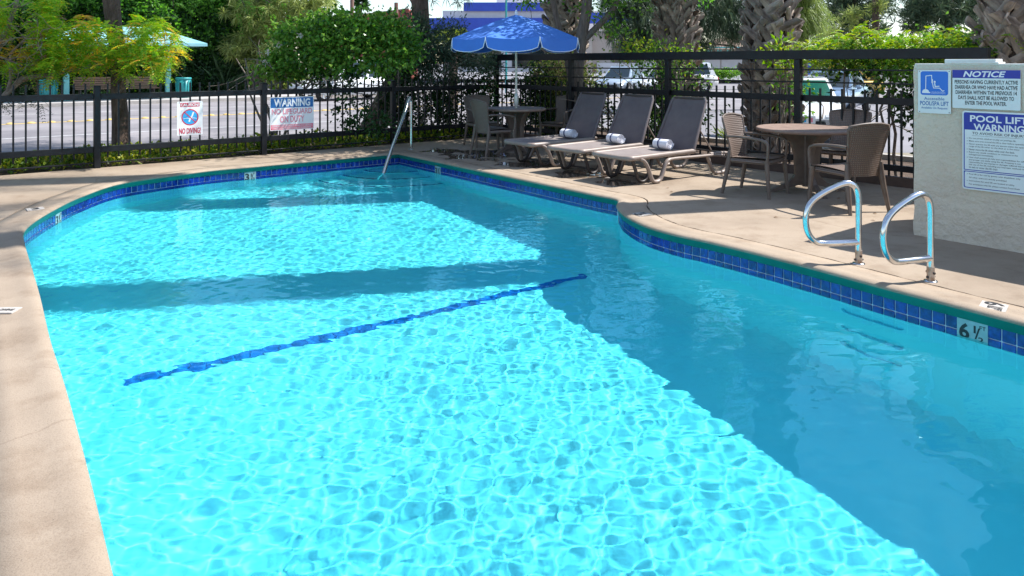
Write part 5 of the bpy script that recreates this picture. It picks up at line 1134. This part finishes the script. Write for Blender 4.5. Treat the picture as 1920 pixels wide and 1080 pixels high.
b = MB(); q0 = t.location; A_ = lambda px, py, dY=0: dep(px, py, 60+dY)-q0+Vector((0, 0, 0))
b.add([A_(1300, 92, -1.5), A_(1500, 92, -1.5), A_(1490, 70, 4), A_(1350, 70, 4)], [(0, 1, 2, 3)]); b.add([A_(1300, 92.5, -1.5), A_(1500, 92.5, -1.5), A_(1490, 92.5, 8), A_(1300, 92.5, 8)], [(3, 2, 1, 0)]); b.add([A_(1300, 92, -1.5), A_(1350, 70, 4), A_(1300, 92, 8)], [(0, 1, 2)]); b.build('roof', M['roof_brown'], t)
for px in (1328, 1346, 1364, 1382): MB().bar(A_(px, 108, -1.15), A_(px, 90, -1.15), .12, .12).build('truss_post', M['teal'], t); MB().bar(A_(px, 100, -1.15), A_(px+9, 91, -1.15), .1, .1).build('truss_brace', M['teal'], t)
up = thing('utility_pole', dep(660, 130, 55), 0, 'tall brown utility pole with thin wires above the hibiscus', 'utility pole'); up.location.z = -.13
MB().tube([(0, 0, 0), (0, 0, 11)], [.17, .12], 10).build('pole', M['polewood'], up); MB().box((0, 0, 9.8), (2.4, .12, .14)).build('crossarm', M['polewood'], up)
for x, z in ((-1.1, 9.9), (0, 10.2), (1.1, 9.9), (0, 7.6)):
    MB().tube([(x, 0, z), (x-10, 6, z-1.3), (x-20, 12, z-2.2), (x-30, 18, z-2.2)], .02, 4).build('wire', M['rubber'], up)
wp = thing('wooden_post', dep(743, 130, 48), 0, 'short weathered wooden post standing before the terracotta building', 'post'); wp.location.z = -.13; MB().tube([(0, 0, 0), (0, 0, dep(0, 5, 48).z+.13)], [.15, .13], 10).build('post_shaft', M['polewood'], wp)
lp_ = thing('lamp_post', dep(949, 130, 40), 0, 'thin teal lamp post rising behind the umbrella top', 'lamp post'); lp_.location.z = -.13; MB().tube([(0, 0, 0), (0, 0, 7)], [.06, .05], 8).build('post_shaft', M['teal_dark'], lp_); MB().box((.4, 0, 7), (.9, .2, .12), bev=.03).build('lamp_head', M['teal_dark'], lp_)
def fan_palm(px, py, Y, r_, label, grp='fan palms on the skyline'):
    q = dep(px, 130, Y); q.z = -.13; t = thing('fan_palm', q, 0, label, 'palm tree', grp); zc = dep(px, py, Y).z+.13
    MB().tube([(0, 0, 0), (0, 0, zc)], [.22, .16], 8).build('trunk', M['bark_grey'], t); n = 260; P = np.zeros((n, 3)); P[:, 2] = zc; d = unit(rng.randn(n, 3)+np.array([0, 0, .25]))
    V, Fa = leaves(P+d*r_*.25, d, r_, .28, fold=.05); put('crown', npmesh('crown', V, Fa, M['dark_leaf']), t)
fan_palm(677, 6, 120, 1.3, 'slender fan palm standing clear against the sky right of the utility pole'); fan_palm(608, 32, 110, 1.1, 'fan palm at the left end of the terracotta building'); fan_palm(642, 32, 112, 1.0, 'fan palm just left of the utility pole foot')
# arching fronds right of the pine trunk
t = tree('arching_palm', dep(850, 150, 24), 'feather palm with arching yellow green fronds between the pine trunk and the umbrella', 'palm tree'); t.location.z = -.1
b = MB(); b.tube([(0, 0, 0), (0, 0, 2.4)], [.16, .13], 8); b.build('trunk', M['bark'], t); Vv = []
for k in range(18):
    a = k*2.399; el = 1.2-.9*(k/18); d = Vector((math.cos(a)*math.cos(el), math.sin(a)*math.cos(el), math.sin(el))); sd = d.cross(Vector((0, 0, 1))).normalized()
    for j in range(30):
        t_ = j/30; c_ = d*1.5*t_-Vector((0, 0, 1))*1.3*t_*t_+Vector((0, 0, 2.35))
        for sg in (-1, 1): q = c_+sd*sg*.34*math.sin(math.pi*min(1, t_+.12))**.6+d*.1-Vector((0, 0, .16)); Vv += [c_, c_+d*.03, q, c_-d*.02]
put('crown', npmesh('crown', np.array([tuple(v) for v in Vv]), np.arange(len(Vv)).reshape(-1, 4), M['frond']), t)
# mid-distance pines on the parking side
def pine(name, px, Y, blobs, m, label, L=.4, wd=.03, k=24, trunk=.2, h=8, droop=.3, den=1.0):
    q = dep(px, 130, Y); q.z = -.13; t = tree(name, q, label, 'tree'); b = MB(); b.tube([(0, 0, 0), (.05, 0, h*.5), (0, 0, h)], [trunk, trunk*.8, trunk*.4], 8)
    tf = []
    for (x, y, sx, sy, n_) in blobs:
        cc = rel_at(x, y, Y, q); b.tube([Vector((0, 0, max(.5, cc.z-1.0))), cc*.5+Vector((0, 0, cc.z*.45)), cc], [.05, .04, .02], 5, caps=False)
        for _ in range(int(n_*den)): tf.append(tuple(rel_at(x+rnd.gauss(0, sx*.5), y+rnd.gauss(0, sy*.5), Y+rnd.gauss(0, sx*.35*Y/F), q)))
    b.build('trunk', M['bark'], t); needles('crown', M[m], t, tf, L, wd, k, droop); return t
pine('drooping_pine', 1262, 24, [(1160, 40, 40, 40, 80), (1200, 60, 40, 40, 110), (1210, 10, 50, 30, 110), (1150, 5, 30, 20, 40), (1180, 90, 26, 14, 30), (1220, 80, 20, 24, 30), (1200, -50, 90, 40, 150)], 'pine_dark', 'dark drooping pine filling the gap left of the second palm', L=.32, wd=.02, droop=.7)
pine('drooping_pine', 1440, 26, [(1330, 40, 50, 34, 130), (1370, 20, 50, 34, 120), (1310, 80, 26, 16, 40), (1385, 60, 26, 24, 50), (1350, 0, 60, 24, 90), (1350, -60, 90, 40, 150)], 'pine_dark', 'dark drooping pine with reddish cones between the two middle palms', L=.32, wd=.02, droop=.7)
pine('bright_pine', 1505, 17, [(1505, 25, 32, 34, 60), (1520, 45, 22, 22, 36), (1495, 62, 16, 16, 16), (1500, -30, 50, 30, 70)], 'pine_bright', 'bright pine with long hanging needles right of the palm behind the patio table', L=.3, wd=.014, k=40, droop=.55, trunk=.1, h=5)
pine('shadowy_pine', 1600, 38, [(1590, 30, 50, 40, 120), (1560, 75, 40, 20, 60), (1640, 10, 50, 22, 70), (1600, -40, 90, 40, 140), (1620, 50, 30, 20, 30), (1650, 60, 22, 10, 14), (1570, 0, 40, 30, 70)], 'pine_dark', 'shadowy pine with pale sunlit tufts behind the left part of the lime shrub', L=.45, wd=.04, droop=.1)
pine('sunlit_pine', 1640, 34, [(1600, 30, 20, 14, 16), (1640, 15, 22, 10, 16), (1560, 60, 14, 10, 10), (1620, 60, 16, 8, 8)], 'pine', 'thin sunlit pine in front of the shadowy pines behind the lime shrub', L=.4, wd=.035, droop=.1)
pine('wide_pine', 1775, 32, [(1730, 30, 50, 20, 90), (1790, 30, 46, 24, 80), (1760, 5, 70, 18, 110), (1780, 65, 26, 14, 30), (1830, 10, 30, 14, 26), (1720, 55, 30, 8, 20), (1760, -50, 110, 40, 160), (1850, 60, 26, 10, 18)], 'pine_dark', 'wide crowned pine behind the lime shrub, left of the right palm', L=.4, wd=.035, droop=.05, trunk=.28)
# low wood line closing the horizon
for (px, Y, hgt, lb_, nn, wdt) in ((1680, 62, 3.4, 'distant bushy trees on the skyline behind the lime shrub', 2600, 9), (1880, 55, 4.2, 'distant bushy trees on the skyline behind the right palm', 2400, 8), (1500, 80, 3.2, 'distant bushy trees behind the yellow taxi', 2200, 7), (-40, 42, 7, 'leafy tree on the skyline at the far left edge', 3000, 6)):
    q = dep(px, 130, Y); q.z = -.13; t = tree('distant_tree', q, lb_, 'tree'); foliage('crown', M['hedge_leaf'], t, nn, [((-wdt*.45, 0, hgt*.5), (wdt*.4, 1.5, hgt*.5)), ((wdt*.4, 0, hgt*.45), (wdt*.45, 1.5, hgt*.5)), ((0, 0, hgt*.6), (wdt*.35, 1.5, hgt*.45))], .4, .3, per=30, sig=.35, shell=.3)
    MB().tube([(0, 0, 0), (0, 0, hgt*.6)], [.2, .1], 6).build('trunk', M['bark'], t)

# ------------------------------------------------------------------ vehicles
def car(name, loc, rz, label, cat, paint, glass='glass_dark', L=4.4, Wc=1.76, Hc=1.45, suv=False, grp=None):
    t = thing(name, loc, rz, label, cat, grp); h = Wc/2; hb_ = .95 if suv else .82
    st_ = [(-L/2, h*.82, .42, hb_*.85), (-L/2+.12, h*.93, .3, hb_*.97), (-L/2+.6, h, .26, hb_*1.02), (-L*.12, h, .24, hb_*1.0), (L*.16, h, .24, hb_*.99), (L*.3, h*.99, .26, hb_*.93), (L/2-.3, h*.95, .28, hb_*.86), (L/2-.06, h*.86, .32, hb_*.7), (L/2, h*.78, .4, hb_*.6)]
    rows_ = []
    for x, w_, z0, z1 in st_:
        m1 = z0+(z1-z0)*.5; half = [(w_*.9, z0), (w_, z0+.12), (w_*1.01, m1), (w_*.99, z1-.13), (w_*.93, z1-.03), (w_*.75, z1+.01), (0, z1+.035)]; row = [Vector((x, -y, z)) for y, z in half]+[Vector((x, y, z)) for y, z in half[::-1][1:]]; rows_.append(row)
    b = MB(); b.grid(rows_); b.add(rows_[0], [tuple(range(13))]); b.add(rows_[-1], [tuple(range(12, -1, -1))]); b.build('body', M[paint], t)
    x0, x1, x2, x3 = (-L*.46, -L*.40, L*.04, L*.24) if suv else (-L*.38, -L*.24, L*.02, L*.22); zt = Hc; zb = hb_-.02; a_ = h*.9; c_ = h*.68
    bot = [(x0, -a_), (x3, -a_), (x3, a_), (x0, a_)]; top = [(x1, -c_), (x2, -c_), (x2, c_), (x1, c_)]
    b = MB(); b.add([(x, y, zb) for x, y in bot]+[(x, y, zt) for x, y in top]+[(x*1, y*.5, zt+.03) for x, y in top], [(0, 1, 5, 4), (1, 2, 6, 5), (2, 3, 7, 6), (3, 0, 4, 7), (4, 5, 9, 8), (5, 6, 10, 9), (6, 7, 11, 10), (7, 4, 8, 11), (8, 9, 10, 11)]); b.build('cabin', M[paint], t)
    def win(i, j, f0=.08, f1=.92, g0=.1, g1=.88, nm='window'):
        A0, A1_ = Vector((*bot[i], zb)), Vector((*bot[j], zb)); B0, B1 = Vector((*top[i], zt)), Vector((*top[j], zt)); n_ = (A1_-A0).cross(B0-A0).normalized()*.008
        P_ = [A0.lerp(A1_, f).lerp(B0.lerp(B1, f), g_)+n_ for f, g_ in ((f0, g0), (f1, g0), (f1, g1), (f0, g1))]; MB().add(P_, [(0, 1, 2, 3)]).build(nm, M[glass], t)
    win(1, 2, .05, .95, nm='windscreen'); win(3, 0, .08, .92, nm='rear_window')
    for i, j in ((0, 1), (2, 3)): win(i, j, .1, .48); win(i, j, .52, .9)
    wr_ = .34 if suv else .31
    for x in (-L*.31, L*.31):
        for s_ in (-1, 1):
            b = MB(); b.lathe([(wr_*.62, -.1), (wr_*.95, -.1), (wr_, -.06), (wr_, .06), (wr_*.95, .1), (wr_*.62, .1)], 22); o = b.build('wheel', M['rubber'], t); o.location = (x, s_*(h-.06), wr_); o.rotation_euler.x = R(90)
            b = MB(); b.lathe([(.001, .07*-s_), (wr_*.2, .09*-s_), (wr_*.25, .05*-s_)], 14)
            for k in range(5): a = k*1.2566; b.bar((wr_*.15*math.cos(a), wr_*.15*math.sin(a), -s_*.07), (wr_*.62*math.cos(a), wr_*.62*math.sin(a), -s_*.085), .07, .03)
            b.lathe([(wr_*.56, -s_*.06), (wr_*.64, -s_*.1), (wr_*.66, -s_*.09)], 22); b.build('rim', M['rim'], o)
            MB().lathe([(wr_+.03, -.0), (wr_+.055, .0)], 22).build('arch', M['rubber'], t).matrix_local = Matrix.Translation((x, s_*(h+.006), wr_)) @ Matrix.Rotation(R(90), 4, 'X')
    for s_ in (-1, 1):
        MB().box((L/2-.13, s_*h*.66, hb_*.66), (.22, .34, .13), bev=.05).build('headlight', M['lamp_clear'], t); MB().box((-L/2+.1, s_*h*.74, hb_*.78), (.2, .24, .2), bev=.05).build('tail_light', M['lamp_red'], t)
        MB().box((L*.2, s_*(h+.09), hb_+.05), (.1, .18, .13), bev=.04).build('mirror', M[paint], t)
    MB().box((L/2-.03, 0, hb_*.48), (.12, h*1.05, .16), bev=.03).build('grille', M['rubber'], t)
    return t
c1 = car('parked_car', (6.55, 16.9, -.134), R(-110), 'white sedan with a green tinted windscreen parked nose to the tall fence', 'car', 'car_white', 'glass_green', Hc=1.3)
o = plate('number_plate', .3, .15, M['ink_white'], None, None, parent=c1); o.location = (2.235, .12, .5); o.rotation_euler.z = R(90); panel(o, -.13, -.05, -.02, .05, M['ink_cyan'], y=-.003); panel(o, .02, -.05, .1, .04, M['ink_pink'], y=-.003)
car('parked_car', (10.6, 24.5, -.134), R(-125), 'grey blue car parked behind the white sedan', 'car', 'car_blue', Hc=1.38)
tx = car('taxi', (14.6, 34.0, -.134), R(175), 'bright yellow taxi at the back of the car park', 'taxi', 'car_yellow'); MB().box((0, 0, 1.53), (.25, .6, .14), bev=.03).build('roof_sign', M['car_yellow'], tx)
car('parked_car', (6.1, 41, -.134), R(-118), 'pale silver car parked left of the second palm', 'car', 'car_silver', grp=None)
car('parked_car', (8.1, 39.0, -.134), R(-122), 'white hatchback parked just left of the second palm trunk', 'car', 'car_white')
car('parked_car', (9.3, 42.0, -.134), R(12), 'white estate car showing its rear wheel just right of the second palm trunk', 'car', 'car_white', L=4.5, Hc=1.62, suv=True).rotation_euler.z = R(188)
car('pickup', lay1(v34(650, 18.3), 18.3, -.13), A1+math.pi, 'white sport utility vehicle driving left along the far side of the street', 'car', 'car_white', L=4.9, Wc=1.9, Hc=1.75, suv=True)
# scattered litter of dry leaves on the deck
lv = None
for i in range(26):
    x, y = [(rnd.uniform(-1.2, 1.6), rnd.uniform(10.3, 13.6)), (rnd.uniform(1.8, 4.2), rnd.uniform(6.8, 9.4))][i % 2]
    if lv is None: b = MB(); b.add([(0, 0, 0), (.02, .012, .008), (.05, 0, .004), (.02, -.012, .01)], [(0, 3, 2, 1)]); lm = b.mesh('fallen_leaf', M['dry_leaf']); lv = 1
    o = put('fallen_leaf', lm); o.location = (x, y, .003); o.rotation_euler = (0, 0, rnd.uniform(0, 6)); tag(o, 'small dry fallen leaf lying on the concrete deck near the tables and loungers', 'leaf', 'fallen leaves on the deck')
